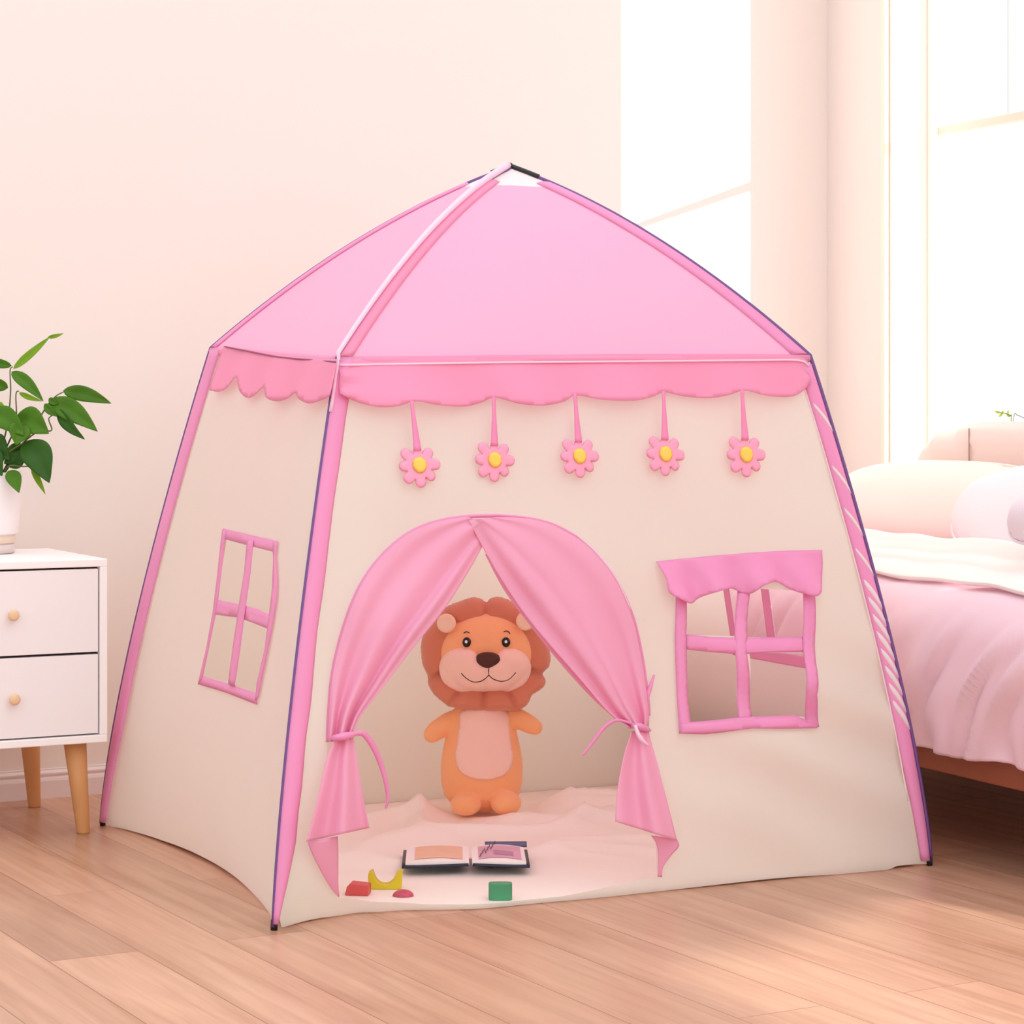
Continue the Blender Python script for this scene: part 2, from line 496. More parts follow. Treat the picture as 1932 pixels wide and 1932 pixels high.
# ------------------------------------------------------------------ the play tent
W, D = 1.37, 1.13
SXL, SXR, SYF, SYB = 0.19, 0.162, 0.19, 0.185
ZE = {'FL': 1.0, 'FR': 1.015, 'BL': 1.037, 'BR': 1.037}
APEX = Vector((0.712, 0.56, 1.41))
def q_(z, ze): return max(0.0, z / ze) ** 1.35
def leg(c, z):
    k = q_(z, ZE[c])
    return Vector(((SXL * k) if c[1] == 'L' else W - SXR * k, (SYF * k) if c[0] == 'F' else D - SYB * k, z))
def rib(c, t):
    a = leg(c, ZE[c]); g = t + 0.42 * t * (1 - t)
    pnt = a.lerp(APEX, t); pnt.z = a.z + (APEX.z - a.z) * g
    return pnt
def bump_(x, c, hw): 
    t = abs(x - c) / hw
    return 0.0 if t >= 1 else (1 - t * t) ** 2
def front_wr(x, z):                       # creases of the front cloth: taut near the poles, soft diagonal drapes low right
    a = max(0.0, min(1.0, (x - 0.75) / 0.3)) * max(0.0, 1 - abs(z - 0.27) / 0.33)
    t = (x * 0.40 + z * 0.92)
    d = 0.022 * a * math.sin(t * 42 + 1.6 * nz(x, z, 0, 3)) * (0.6 + 0.6 * nz(x, z, 3, 4))
    d += 0.010 * nz(x * 1.3 + z * 1.8, z * 1.1 - x * 0.9, 2.0, 3.2)
    d += 0.004 * bump_(x, 0.15, 0.16) * math.sin(x * 62 + z * 3) * max(0, 1 - z)
    return d
def front_y(x, z):
    u = x / W
    ze = ZE['FL'] + (ZE['FR'] - ZE['FL']) * u
    y = SYF * q_(z, ze)
    if z < 0.5: y += 0.062 * bump_(x, 0.19, 0.22) * math.exp(-max(z, 0) / 0.10)
    e_ = min(1, max(0, min(x - SXL * q_(z, 1.0), W - SXR * q_(z, 1.0) - x)) / 0.06)
    return y - front_wr(x, z) * e_
def left_x(y, z):
    v = max(0.0, min(1.0, y / D))
    x = SXL * q_(z, 1.0 + 0.037 * v)
    x += 0.074 * math.sin(PI * v) ** 0.75 * math.exp(-max(z, 0) / 0.16)
    x += 0.004 * nz(y, z, 5, 3) * min(1, 4 * v, 4 * (1 - v))
    return x
def back_yy(x, z): return D - SYB * q_(z, 1.037) + 0.005 * nz(x, z, 8, 3)
def right_x(y, z): return W - SXR * q_(z, 1.025) + 0.004 * nz(y, z, 9, 3)
def F3(x, z, off=0.0):                    # a point on the front cloth, off = how far in front of it
    return Vector((x, front_y(x, z) - off, z))
def hit_front(px, py, off=0.0):
    v = ray(px, py); d = 4.3
    for _ in range(12):
        P = CAM + v * d
        d += (front_y(P.x, P.z) - off - P.y) / v.y
    return CAM + v * d
def hit_left(px, py, off=0.0):
    v = ray(px, py); d = 4.6
    for _ in range(40):
        P = CAM + v * d
        d += 0.6 * (left_x(P.y, P.z) - off - P.x) / v.x
    return CAM + v * d
def fx(pts, off=0.0): return [(lambda P: (P.x, P.z))(hit_front(a, b_, off)) for a, b_ in pts]
def lx(pts, off=0.0): return [(lambda P: (P.y, P.z))(hit_left(a, b_, off)) for a, b_ in pts]
def c2(pts, n=6, closed=False): return [(v.x, v.y) for v in cr([Vector((a, b_, 0)) for a, b_ in pts], n, closed)]

tent = empty('play_tent', (W / 2, D / 2, 0))
prop(tent, 'pink roofed cream fabric play tent with an arched doorway', 'tent')

# door opening (picture outline of the arch, carried onto the cloth)
ARCH_R = [(940, 973), (1000, 979), (1052, 994), (1110, 1031), (1158, 1088), (1192, 1160), (1211, 1240), (1222, 1320), (1224, 1350)]
ARCH_L = [(940, 973), (880, 975), (822, 985), (765, 1010), (712, 1058), (673, 1118), (645, 1195), (628, 1268), (621, 1335), (618, 1400)]
arch_r = c2(ARCH_R, 5); arch_l = c2(ARCH_L, 5)
door_px = arch_r + [(1228, 1430), (1234, 1550), (1241, 1654), (1150, 1673), (1060, 1691), (945, 1703), (800, 1706), (700, 1701), (642, 1694), (622, 1610), (612, 1500)] + arch_l[::-1][:-1]
door = fx(door_px)
# front window: four openings cut through the cloth
FWP = [[(1294, 1110), (1393, 1110), (1388, 1200), (1294, 1198)], [(1410, 1110), (1518, 1115), (1516, 1203), (1408, 1202)],
       [(1294, 1225), (1388, 1233), (1395, 1356), (1301, 1364)], [(1414, 1231), (1518, 1233), (1522, 1352), (1418, 1353)]]
fwin = [fx(p_) for p_ in FWP]
hem_px = [(531, 1751), (575, 1738), (620, 1730), (700, 1722), (830, 1717), (960, 1712), (1100, 1698), (1250, 1681), (1400, 1664), (1480, 1656), (1560, 1651), (1630, 1649), (1675, 1641), (1700, 1632), (1752, 1630)]
hem = fx(c2(hem_px, 4))
hem = [(a, max(0.0015, b_)) for a, b_ in hem]
side_r = [(W - SXR * q_(z_, ZE['FR']) - 0.004, z_) for z_ in np.linspace(0.03, ZE['FR'], 26)]
side_l = [(SXL * q_(z_, 1.0) + 0.004, z_) for z_ in np.linspace(0.04, 1.0, 26)]
sheet('wall_panel', hem + side_r + side_l[::-1], [door] + fwin, 0.016, lambda x, z, d: F3(x, z), M_cream, tent)
# left panel with its window
LWP = [[(428, 1016), (466, 1027), (452, 1140), (410, 1132)], [(478, 1030), (516, 1041), (518, 1090), (508, 1160), (461, 1143)],
       [(404, 1160), (448, 1166), (432, 1288), (380, 1275)], [(458, 1167), (506, 1186), (498, 1250), (482, 1306), (441, 1291)]]
lwin = [lx(p_) for p_ in LWP]
lhem = [(y_, 0.002 + 0.012 * math.sin(PI * y_ / D)) for y_ in np.linspace(0.01, D - 0.01, 40)]
lsf = [(SYF * q_(z_, 1.0) + 0.002, z_) for z_ in np.linspace(0.03, 1.0, 26)]
lsb = [(D - SYB * q_(z_, 1.037) - 0.002, z_) for z_ in np.linspace(0.03, 1.035, 26)]
sheet('wall_panel', lhem + lsb + lsf[::-1], lwin, 0.02, lambda y, z, d: (left_x(y, z), y, z), M_cream, tent)
# back and right panels (the right one has a window like the left)
bw = [(x_, 0.002) for x_ in np.linspace(0.01, W - 0.01, 12)] + [(W - SXR * q_(z_, 1.037), z_) for z_ in np.linspace(0.05, 1.035, 14)] + [(SXL * q_(z_, 1.037), z_) for z_ in np.linspace(1.035, 0.05, 14)]
sheet('wall_panel', bw, [], 0.03, lambda x, z, d: (x, back_yy(x, z), z), M_cream, tent)
rwp = [[(0.36, 0.56), (0.50, 0.56), (0.50, 0.70), (0.36, 0.70)], [(0.53, 0.56), (0.67, 0.56), (0.67, 0.70), (0.53, 0.70)],
       [(0.36, 0.38), (0.50, 0.38), (0.50, 0.53), (0.36, 0.53)], [(0.53, 0.38), (0.67, 0.38), (0.67, 0.53), (0.53, 0.53)]]
rw_ = [(y_, 0.002) for y_ in np.linspace(0.01, D - 0.01, 12)] + [(D - SYB * q_(z_, 1.03), z_) for z_ in np.linspace(0.05, 1.03, 14)] + [(SYF * q_(z_, 1.02), z_) for z_ in np.linspace(1.015, 0.05, 14)]
sheet('wall_panel', rw_, rwp, 0.03, lambda y, z, d: (right_x(y, z), y, z), M_cream, tent)

# roof panels and the pale mesh vents at the peak
TV = 0.83
def roof_pt(a, b_, u, t, out=0.0):
    P = rib(a, t).lerp(rib(b_, t), u)
    n_ = (P - Vector((APEX.x, APEX.y, 0.5))); n_.normalize()
    return P + n_ * (0.006 * math.sin(PI * u) * (1 - t) * nz(u * 2, t * 2, hash(a) % 7 * 0 + 1.3, 1.5) + out)
SIDES = [('FL', 'FR'), ('FR', 'BR'), ('BR', 'BL'), ('BL', 'FL')]
for a, b_ in SIDES:
    V, F = grid(30, 30, lambda u, v: roof_pt(a, b_, u, v * TV))
    obj('roof_panel', V, F, M_roof, tent)
    V, F = grid(8, 4, lambda u, v: roof_pt(a, b_, u, TV + v * (0.985 - TV)))
    obj('roof_vent', V, F, M_white, tent)

# poles with their pink sleeves
for c in ('FL', 'FR', 'BL', 'BR'):
    P = [leg(c, z_) for z_ in np.linspace(0.006, ZE[c], 30)] + [rib(c, t_) for t_ in np.linspace(0, 1, 34)][1:]
    ctr = Vector((W / 2, D / 2, 0.6))
    o_ = [(p_ - Vector((W / 2, D / 2, p_.z))).normalized() * 0.004 for p_ in P]
    pole = MB().tube([p_ + q2 * 0.9 for p_, q2 in zip(P, o_)], 0.0033 if c == 'FL' else 0.0042, 8).build('pole', M_pole, tent)
    cap = MB().tube([leg(c, 0.001), leg(c, 0.018)], 0.0065, 10).build('foot_cap', M_black, pole)
# black joint where the poles meet
b = MB()
for c in ('FL', 'FR', 'BL', 'BR'):
    b.tube([rib(c, t_) + Vector((0, 0, 0.003)) for t_ in np.linspace(0.90 if c == 'FR' else 0.94, 1, 8)], 0.0056, 8)
b.ball(APEX + Vector((0, 0, 0.002)), 0.008)
b.build('peak_joint', M_black, tent)

def strip(name, ctr, wdt, m, nrm, across, bulge=0.006, nu=6, parent=None):
    """soft half-round band: ctr list of points on its outer edge, across(i) unit vector into the panel, nrm(i) outwards"""
    V = []; N = len(ctr)
    for i, P in enumerate(ctr):
        wq = wdt(i / (N - 1)) if callable(wdt) else wdt
        for k in range(nu + 1):
            u = k / nu
            V.append(P + across(i) * (wq * u) + nrm(i) * (0.002 + bulge * math.sin(PI * u) ** 0.6))
    F = [(j*(nu+1)+i, j*(nu+1)+i+1, (j+1)*(nu+1)+i+1, (j+1)*(nu+1)+i) for j in range(N - 1) for i in range(nu)]
    return obj(name, V, F, m, parent or tent, solid=0.0015)
Z30 = np.linspace(0.012, 0.998, 60)
YN = Vector((0, -1, 0)); XN = Vector((-1, 0, 0)); XP = Vector((1, 0, 0)); YP = Vector((0, 1, 0))
strip('pole_sleeve', [leg('FL', z_) + Vector((-0.0036, -0.001, 0)) for z_ in Z30], lambda t: 0.010 + 0.025 * min(1, t * 7) * (1 + 0.15 * nz(t * 9, 0)), M_pinkd, lambda i: YN, lambda i: XP, 0.008)
fr = strip('pole_sleeve', [leg('FR', z_) + Vector((-0.001, -0.001, 0)) for z_ in Z30], lambda t: 0.021 + 0.013 * min(1, t * 5), M_pinkd, lambda i: YN, lambda i: XN, 0.008)
bl_ = strip('pole_sleeve', [leg('BL', z_) + Vector((-0.001, 0.001, 0)) for z_ in np.linspace(0.012, 1.034, 60)], lambda t: 0.034 + 0.034 * min(1, t * 5), M_pinkd, lambda i: XN, lambda i: YN, 0.006)
strip('pole_sleeve', [leg('BR', z_) + Vector((0, 0.001, 0)) for z_ in np.linspace(0.012, 1.02, 40)], 0.028, M_pinkd, lambda i: XP, lambda i: YN, 0.006)
# white seam cord painted in as the panel's edge highlight, and the candy-stripe ribbon wound down the right-hand sleeve
MB().tube([leg('FR', z_) + Vector((-0.036, -0.004, 0)) for z_ in np.linspace(0.13, 0.95, 40)], 0.0016, 6).build('edge_highlight_cord', M_white, fr)
for z_ in np.concatenate([[0.90, 0.775, 0.69, 0.61], np.arange(0.545, 0.30, -0.034)]):
    V = []
    for i in range(9):
        u = i / 8
        zz = z_ + 0.060 * (u - 0.35) * -1.0
        wd = (0.0095 if z_ < 0.6 else 0.0055) * math.sin(PI * min(1, max(0.02, u * 0.98 + 0.02))) ** 0.5
        c_ = leg('FR', zz) + Vector((-0.001 - 0.032 * (1 - u), -0.0045 - 0.008 * math.sin(PI * (1 - u)) ** 0.6, 0))
        V += [c_ + Vector((0, 0, wd)), c_ - Vector((0, 0, wd))]
    obj('stripe_ribbon', V, [(2*i, 2*i + 2, 2*i + 3, 2*i + 1) for i in range(8)], M_white, fr, solid=0.001)
# roof sleeves: front-left ridge cord pale as a painted highlight, deeper pink bands along the ridges
TS = np.linspace(0.0, 0.85, 50)
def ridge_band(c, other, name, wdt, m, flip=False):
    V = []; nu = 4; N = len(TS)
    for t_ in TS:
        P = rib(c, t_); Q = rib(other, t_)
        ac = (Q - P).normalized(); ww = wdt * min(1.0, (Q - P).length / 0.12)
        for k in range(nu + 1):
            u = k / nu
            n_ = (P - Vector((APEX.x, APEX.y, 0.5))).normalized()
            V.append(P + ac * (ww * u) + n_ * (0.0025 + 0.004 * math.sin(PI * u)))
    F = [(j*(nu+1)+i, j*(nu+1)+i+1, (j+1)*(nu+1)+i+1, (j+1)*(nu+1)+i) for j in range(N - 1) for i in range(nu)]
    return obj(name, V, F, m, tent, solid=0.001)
ridge_band('FL', 'FR', 'ridge_sleeve', 0.030, M_pink)
ridge_band('FR', 'FL', 'ridge_sleeve', 0.040, M_pinkd)  # deeper pink here paints the shade along the right roof pole
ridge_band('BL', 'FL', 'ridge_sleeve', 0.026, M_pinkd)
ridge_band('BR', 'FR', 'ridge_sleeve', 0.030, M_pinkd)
MB().tube([leg('FL', z_) + Vector((-0.001, -0.007, 0)) for z_ in np.linspace(0.90, 1.0, 6)] + [rib('FL', t_) + (rib('FL', t_) - Vector((APEX.x, APEX.y, 0.7))).normalized() * 0.007 + Vector((-0.001, -0.004, 0)) for t_ in np.linspace(0.01, 0.985, 40)],
          [0.0035] * 6 + list(np.linspace(0.0045, 0.0075, 40)), 10).build('ridge_cord', M_ltpink, tent)

for a, b_ in SIDES:
    MB().tube([leg(a, ZE[a]).lerp(leg(b_, ZE[b_]), u) + Vector((0, 0, -0.006)) for u in np.linspace(0, 1, 12)], 0.0085, 10).build('eave_binding', M_pink, tent)
# scalloped valances under the eaves
def val_front():
    top = [(641, 678), (760, 673), (960, 670), (1200, 668), (1420, 668), (1500, 671), (1524, 680)]
    bot = [(1528, 724), (1505, 743), (1480, 749), (1440, 746), (1398, 737), (1370, 745), (1335, 751), (1290, 748), (1250, 740), (1225, 749), (1185, 756), (1130, 754), (1085, 746),
           (1060, 758), (1020, 765), (975, 762), (930, 750), (905, 760), (870, 767), (820, 764), (778, 757), (745, 766), (712, 768), (675, 760), (638, 743)]
    ol = fx(c2(top, 5) + c2(bot, 5), 0.012)
    def fn(x, z, d):
        k = max(0.0, min(1.0, (1.0 - z) / 0.075))
        e_ = min(1, abs(x - 0.185) / 0.05, abs(x - 1.215) / 0.05)
        fold = 0.006 * k * math.sin(x * 26 + 4 * nz(x, z, 1, 2)) + 0.005 * (1 - e_) * math.sin(z * 190)
        return F3(x, z, 0.008 + 0.016 * k + fold)
    return sheet('valance', ol, [], 0.009, fn, M_pink, tent, solid=0.001)
vf = val_front()
MB().tube([hit_front(a, b_, 0.012) for a, b_ in c2([(641, 689), (760, 687), (960, 684), (1200, 682), (1420, 680), (1505, 680), (1526, 690)], 5)], 0.0022, 6).build('piping', M_ltpink, vf)
def val_left():
    top = [(418, 652), (470, 660), (530, 669), (600, 675), (634, 678)]
    bot = [(626, 746), (608, 756), (592, 761), (575, 752), (562, 741), (545, 752), (528, 757), (514, 750), (505, 731), (488, 742), (471, 751), (459, 738), (450, 711), (434, 730), (414, 739), (400, 736)]
    ol = lx(c2(top, 4) + c2(bot, 3), 0.012)
    def fn(y, z, d):
        k = max(0.0, min(1.0, (1.02 - z) / 0.09))
        return (left_x(y, z) - 0.008 - 0.012 * k - 0.005 * k * math.sin(y * 30), y, z)
    return sheet('valance', ol, [], 0.01, fn, M_pink, tent, solid=0.001)
vl = val_left()
MB().tube([hit_left(a, b_, 0.011) for a, b_ in c2([(424, 654), (470, 663), (530, 674), (600, 680), (634, 683)], 5)], 0.0016, 6).build('piping', mat('plum_seam', '#9c3f70', 0.5), vl)

# door binding and the two tied-back curtains
dt_ = MB().tube([hit_front(a, b_, 0.004) for a, b_ in arch_l[::-1] + arch_r[1:]], 0.0048, 8, flat=0.7).build('door_binding', M_pinkd, tent)
MB().tube([hit_front(a, b_, 0.009) for a, b_ in c2([(1088, 1010), (1122, 1040), (1160, 1088), (1190, 1150)], 6)], 0.0022, 6).build('binding_highlight_cord', M_ltpink, dt_)  # pale tube painting a highlight on the arch's right side
def loft(name, L, Rr, nt_, nu, off, m, parent=None, **kw):
    L = resample(cr([Vector((a, b_, 0)) for a, b_ in L], 8), nt_); Rr = resample(cr([Vector((a, b_, 0)) for a, b_ in Rr], 8), nt_)
    V = []
    for i in range(nt_):
        for k in range(nu):
            u = k / (nu - 1); t = i / (nt_ - 1)
            P = L[i].lerp(Rr[i], u)
            V.append(hit_front(P.x, P.y, off(u, t)))
    F = [(j*nu+i, j*nu+i+1, (j+1)*nu+i+1, (j+1)*nu+i) for j in range(nt_ - 1) for i in range(nu - 1)]
    return obj(name, V, F, m, parent or tent, solid=0.0012, **kw)
lc = loft('door_curtain', ARCH_L[1:] , [(930, 990), (908, 1035), (880, 1085), (838, 1150), (780, 1222), (720, 1300), (680, 1352), (662, 1396)], 60, 40,
          lambda u, t: 0.012 + 0.006 * math.sin(PI * u) + (0.003 + 0.012 * t ** 2) * math.sin(u * PI * (4.2) + 0.6) * min(1, u * 5) + 0.018 * bump_(u, 0.86, 0.10) * min(1, t * 3), M_curt)
rc = loft('door_curtain', [(884, 981), (912, 1035), (945, 1092), (988, 1156), (1035, 1214), (1095, 1282), (1150, 1345), (1190, 1374)], [(938, 976)] + ARCH_R[1:] + [(1220, 1374)], 60, 40,
          lambda u, t: 0.018 + 0.006 * math.sin(PI * u) + (0.003 + 0.012 * t ** 2) * math.sin(u * PI * 4.0 + 2.2) * min(1, (1 - u) * 5) + 0.020 * bump_(u, 0.24, 0.15) * min(1, t * 3), M_curt)
# the hem turned in behind the right-hand curtain edge
loft('curtain_fold', [(915, 1045), (950, 1112), (1000, 1180), (1052, 1245), (1110, 1310), (1162, 1358)], [(930, 1050), (1000, 1140), (1062, 1215), (1115, 1275), (1160, 1330), (1190, 1372)], 30, 10,
     lambda u, t: 0.006 + 0.004 * u, M_curt, rc)
# flared tails below the ties
lt = loft('curtain_tail', [(634, 1388), (616, 1432), (601, 1500), (586, 1560), (578, 1588)], [(666, 1388), (674, 1435), (685, 1505), (692, 1540), (697, 1562)], 34, 34,
          lambda u, t: 0.020 + 0.022 * t + (0.006 + 0.007 * t) * math.sin(u * PI * 3.3 + 0.8 + t), M_curt, lc)
loft('curtain_tail_underside', [(580, 1588), (588, 1610), (606, 1645), (624, 1675), (639, 1693)], [(637, 1578), (638, 1610), (638, 1640), (638, 1668), (640, 1690)], 16, 12,
     lambda u, t: 0.020 * (1 - t) + 0.006 + 0.008 * math.sin(u * PI) * (1 - t), M_curt, lc)
rt = loft('curtain_tail', [(1192, 1380), (1176, 1430), (1165, 1490), (1161, 1550)], [(1222, 1378), (1236, 1425), (1258, 1510), (1277, 1586)], 34, 34,
          lambda u, t: 0.022 + 0.020 * t + (0.006 + 0.006 * t) * math.sin(u * PI * 3.1 + 2.0 - t), M_curt, rc)
loft('curtain_tail_underside', [(1228, 1576), (1238, 1592), (1242, 1612), (1241, 1640), (1241, 1654)], [(1278, 1584), (1281, 1597), (1266, 1614), (1251, 1636), (1249, 1655)], 16, 10,
     lambda u, t: 0.016 * (1 - t) + 0.008, M_curt, rc)
# ties
def band_px(name, pts, wd, offs, m, parent):
    P = cr([hit_front(a, b_, o_) for (a, b_), o_ in zip(pts, offs)], 6)
    ww = [wd[0] + (wd[1] - wd[0]) * i / (len(P) - 1) for i in range(len(P))] if len(wd) == 2 else np.interp(np.linspace(0, 1, len(P)), np.linspace(0, 1, len(wd)), wd)
    V = []; F = []
    for i, p_ in enumerate(P):
        t_ = (P[min(i + 1, len(P) - 1)] - P[max(i - 1, 0)]).normalized()
        s_ = t_.cross(FWD).normalized() * (ww[i] / 2)
        V += [p_ - s_, p_ - FWD * 0.001, p_ + s_]
    for i in range(len(P) - 1):
        for k in range(2): F.append((i*3+k, i*3+k+1, i*3+k+4, i*3+k+3))
    return obj(name, V, F, m, parent, solid=0.0015)
tb = MB().tube([hit_front(x_, y_, o_) for x_, y_, o_ in ((624, 1394, 0.012), (632, 1392, 0.034), (650, 1389, 0.040), (664, 1386, 0.032), (672, 1384, 0.014))], [0.003, 0.0055, 0.007, 0.0055, 0.003], 10).build('tie_band', M_pinkd, lc)
band_px('tie_ribbon', [(664, 1386), (676, 1383), (688, 1386), (704, 1408), (718, 1440), (728, 1475), (732, 1505), (728, 1525)], (0.006, 0.010, 0.011, 0.009, 0.007, 0.003), [0.03, 0.03, 0.028, 0.02, 0.01, 0.006, 0.004, 0.002], M_pinkd, lc)
tb2 = MB().tube([hit_front(x_, y_, o_) for x_, y_, o_ in ((1187, 1372, 0.012), (1196, 1368, 0.034), (1208, 1371, 0.038), (1218, 1375, 0.032), (1226, 1378, 0.014))], [0.003, 0.0055, 0.007, 0.0055, 0.003], 10).build('tie_band', M_pinkd, rc)
band_px('tie_ribbon', [(1195, 1366), (1175, 1360), (1158, 1360), (1138, 1374), (1120, 1398), (1099, 1425)], (0.004, 0.005, 0.007, 0.007, 0.003), [0.034, 0.03, 0.028, 0.02, 0.012, 0.006], M_pinkd, rc)
band_px('tie_ribbon', [(1198, 1368), (1204, 1385), (1213, 1398), (1223, 1406)], (0.005, 0.009, 0.004), [0.042, 0.046, 0.046, 0.042], M_ltpink, rc)
band_px('tie_ribbon', [(1219, 1334), (1222, 1312), (1228, 1292), (1234, 1273)], (0.006, 0.009, 0.002), [0.016, 0.014, 0.012, 0.010], M_pinkd, rc)

# front window: binding bars and its own little valance
def fpatch(name, poly, off, m, parent, step=0.008, fold=0.0, solid=0.0025):
    ol = fx(poly, off)
    return sheet(name, ol, [], step, lambda x, z, d: F3(x, z, off + fold * math.sin(x * 40 + z * 55) * min(1, d / 0.01) + min(0.003, d * 0.5)), m, parent, solid=solid)
fb = [[(1275, 1118), (1295, 1118), (1294, 1200), (1296, 1290), (1302, 1364), (1304, 1382), (1281, 1384), (1276, 1290), (1273, 1200)],
      [(1515, 1118), (1537, 1118), (1537, 1230), (1541, 1310), (1545, 1371), (1524, 1374), (1520, 1300), (1516, 1230)]]
wf = fpatch('window_binding', fb[0], 0.006, M_pinkd, tent)
fpatch('binding_strip', fb[1], 0.006, M_pinkd, wf)
fpatch('binding_strip', [(1283, 1364), (1340, 1360), (1400, 1353), (1450, 1352), (1500, 1350), (1544, 1370), (1540, 1374), (1420, 1374), (1330, 1385), (1284, 1384)], 0.008, M_pinkd, wf, fold=0.002)
fpatch('glazing_band', [(1392, 1112), (1415, 1112), (1409, 1200), (1408, 1232), (1414, 1300), (1419, 1356), (1395, 1358), (1390, 1300), (1387, 1232), (1386, 1200)], 0.004, M_pinkd, wf)
fpatch('glazing_band', [(1293, 1197), (1340, 1202), (1388, 1204), (1450, 1203), (1518, 1202), (1518, 1230), (1450, 1231), (1388, 1234), (1340, 1230), (1293, 1225)], 0.002, M_pinkd, wf)
vtop = [(1241, 1060), (1320, 1052), (1400, 1045), (1480, 1040), (1556, 1038)]
vbot = [(1557, 1062), (1554, 1092), (1546, 1113), (1532, 1124), (1514, 1120), (1494, 1112), (1474, 1100), (1455, 1098), (1436, 1104), (1420, 1120), (1404, 1119), (1380, 1110), (1352, 1114), (1325, 1128), (1303, 1138), (1282, 1132), (1259, 1118), (1255, 1092), (1249, 1076)]
ol = fx(c2(vtop, 4) + c2(vbot, 4), 0.018)
def wv(x, z, d):
    k = max(0.0, min(1.0, (hit_z - z) / 0.07))
    return F3(x, z, 0.008 + 0.014 * k + k * 0.014 * math.sin((x - 0.8) * 62 + 22 * z) + 0.003 * nz(x, z, 4, 25))
hit_z = hit_front(1400, 1046, 0.01).z
wvo = sheet('window_valance', ol, [], 0.007, wv, M_pinkd, tent, solid=0.0015)
prop(wvo, 'short wavy pink valance')
# the slack inner binding seen through the front window
# left window binding
def lpatch(name, poly, off, m, parent, step=0.012):
    ol = lx(poly, off)
    return sheet(name, ol, [], step, lambda y, z, d: (left_x(y, z) - off, y, z), m, parent, solid=0.002)
lw_ = lpatch('window_binding', [(421, 997), (523, 1021), (519, 1042), (424, 1017)], 0.004, M_pinkd, tent)
lpatch('binding_strip', [(378, 1275), (430, 1290), (484, 1308), (484, 1329), (430, 1308), (374, 1291)], 0.004, M_pinkd, lw_)
lpatch('binding_strip', [(420, 999), (428, 1002), (424, 1018), (417, 1080), (411, 1132), (405, 1165), (394, 1220), (381, 1282), (374, 1291), (390, 1222), (402, 1155), (410, 1090)], 0.005, M_pinkd, lw_)
lpatch('binding_strip', [(515, 1022), (523, 1021), (520, 1050), (523, 1100), (521, 1135), (512, 1190), (500, 1250), (487, 1315), (482, 1322), (485, 1290), (500, 1225), (507, 1170), (514, 1110), (516, 1060)], 0.005, M_pinkd, lw_)
lpatch('glazing_band', [(467, 1018), (478, 1020), (472, 1080), (461, 1160), (452, 1230), (442, 1294), (431, 1290), (440, 1220), (450, 1150), (461, 1080)], 0.007, M_pinkd, lw_)
lpatch('glazing_band', [(408, 1131), (450, 1140), (480, 1147), (510, 1160), (507, 1187), (480, 1176), (450, 1165), (404, 1159)], 0.004, M_pinkd, lw_)
# right window binding (seen through the openings)
def rpatch(name, lo, hi, parent):
    V, F = grid(6, 6, lambda u, v: (right_x(lo[0] + (hi[0]-lo[0])*u, lo[1] + (hi[1]-lo[1])*v) - 0.003, lo[0] + (hi[0]-lo[0])*u, lo[1] + (hi[1]-lo[1])*v))
    return obj(name, V, F, M_pinkd, parent, solid=0.002)
rwb = rpatch('window_binding', (0.335, 0.355), (0.36, 0.725), tent)
rpatch('binding_strip', (0.67, 0.355), (0.695, 0.725), rwb); rpatch('binding_strip', (0.36, 0.355), (0.67, 0.38), rwb); rpatch('binding_strip', (0.36, 0.70), (0.67, 0.725), rwb)
rpatch('glazing_band', (0.50, 0.38), (0.53, 0.70), rwb); rpatch('glazing_band', (0.36, 0.53), (0.67, 0.56), rwb)

# rumpled ground sheet
def sheet_z(x, y):
    e_ = min(1.0, max(0.0, min(x - 0.06, W - 0.06 - x, y - 0.05, D - 0.04 - y)) / 0.12)
    a = nz(x * 1.2 + 0.8 * y, y * 1.5, 1.7, 2.6)
    r_ = 1 - abs(nz(x * 0.9 - y * 0.6, y * 0.8 + x * 0.4, 4.1, 4.0)) * 3.0
    far = max(0.0, min(1.0, (y - 0.25) / 0.45))
    calm = min(1.0, max(0.0, (math.hypot(x - 0.83, y - 0.93) - 0.10) / 0.08))
    r2 = 1 - abs(nz(x * 0.5 + y * 0.9, y * 0.5 - x * 0.7, 9.3, 5.0)) * 3.2
    return 0.0045 + e_ * (0.007 * (a + 0.5) * (0.3 + far) + calm * far * (0.034 * max(0, r_) ** 1.6 + 0.026 * max(0, r2) ** 1.6))
gol = []
for x_ in np.linspace(0.03, W - 0.03, 40): gol.append((x_, 0.006 + 0.062 * bump_(x_, 0.19, 0.22)))
for y_ in np.linspace(0.03, D - 0.02, 24)[1:]: gol.append((W - 0.012, y_))
for x_ in np.linspace(W - 0.03, 0.03, 20): gol.append((x_, D - 0.008))
for y_ in np.linspace(D - 0.03, 0.03, 24)[:-1]: gol.append((left_x(y_, 0) + 0.010, y_))
sheet('ground_sheet', gol, [], 0.012, lambda x, y, d: (x, y, sheet_z(x, y)), M_sheetm, tent, solid=0.0012)

# ------------------------------------------------------------------ flowers hanging from the valance
M_petal = mat('pink_felt', '#fbaac8', 0.8, vary=0.03, scale=20, bump=0.2, bscale=600, spec=0.15)
M_yel = mat('yellow_felt', '#ffd768', 0.8, vary=0.04, scale=20, bump=0.2, bscale=600, spec=0.15)
M_strap = mat('pink_strap', '#f58fbd', 0.5, vary=0.06, scale=20)
FL_PX = [((775, 757), (790, 878)), ((930, 749), (932, 868)), ((1083, 744), (1092, 861)), ((1250, 739), (1254, 857)), ((1398, 736), (1406, 858))]
FL_LAB = ['pink felt flower hanging on a slanting strap, nearest the front left tent pole',
          'pink felt flower charm left of the doorway peak, second from the front left pole',
          'middle one of the five pink felt flowers under the valance',
          'pink felt flower charm hanging high above the left edge of the front tent window',
          'pink felt flower hanging above the right half of the front tent window, rightmost of five']
S0 = 0.118; RP = 0.0405
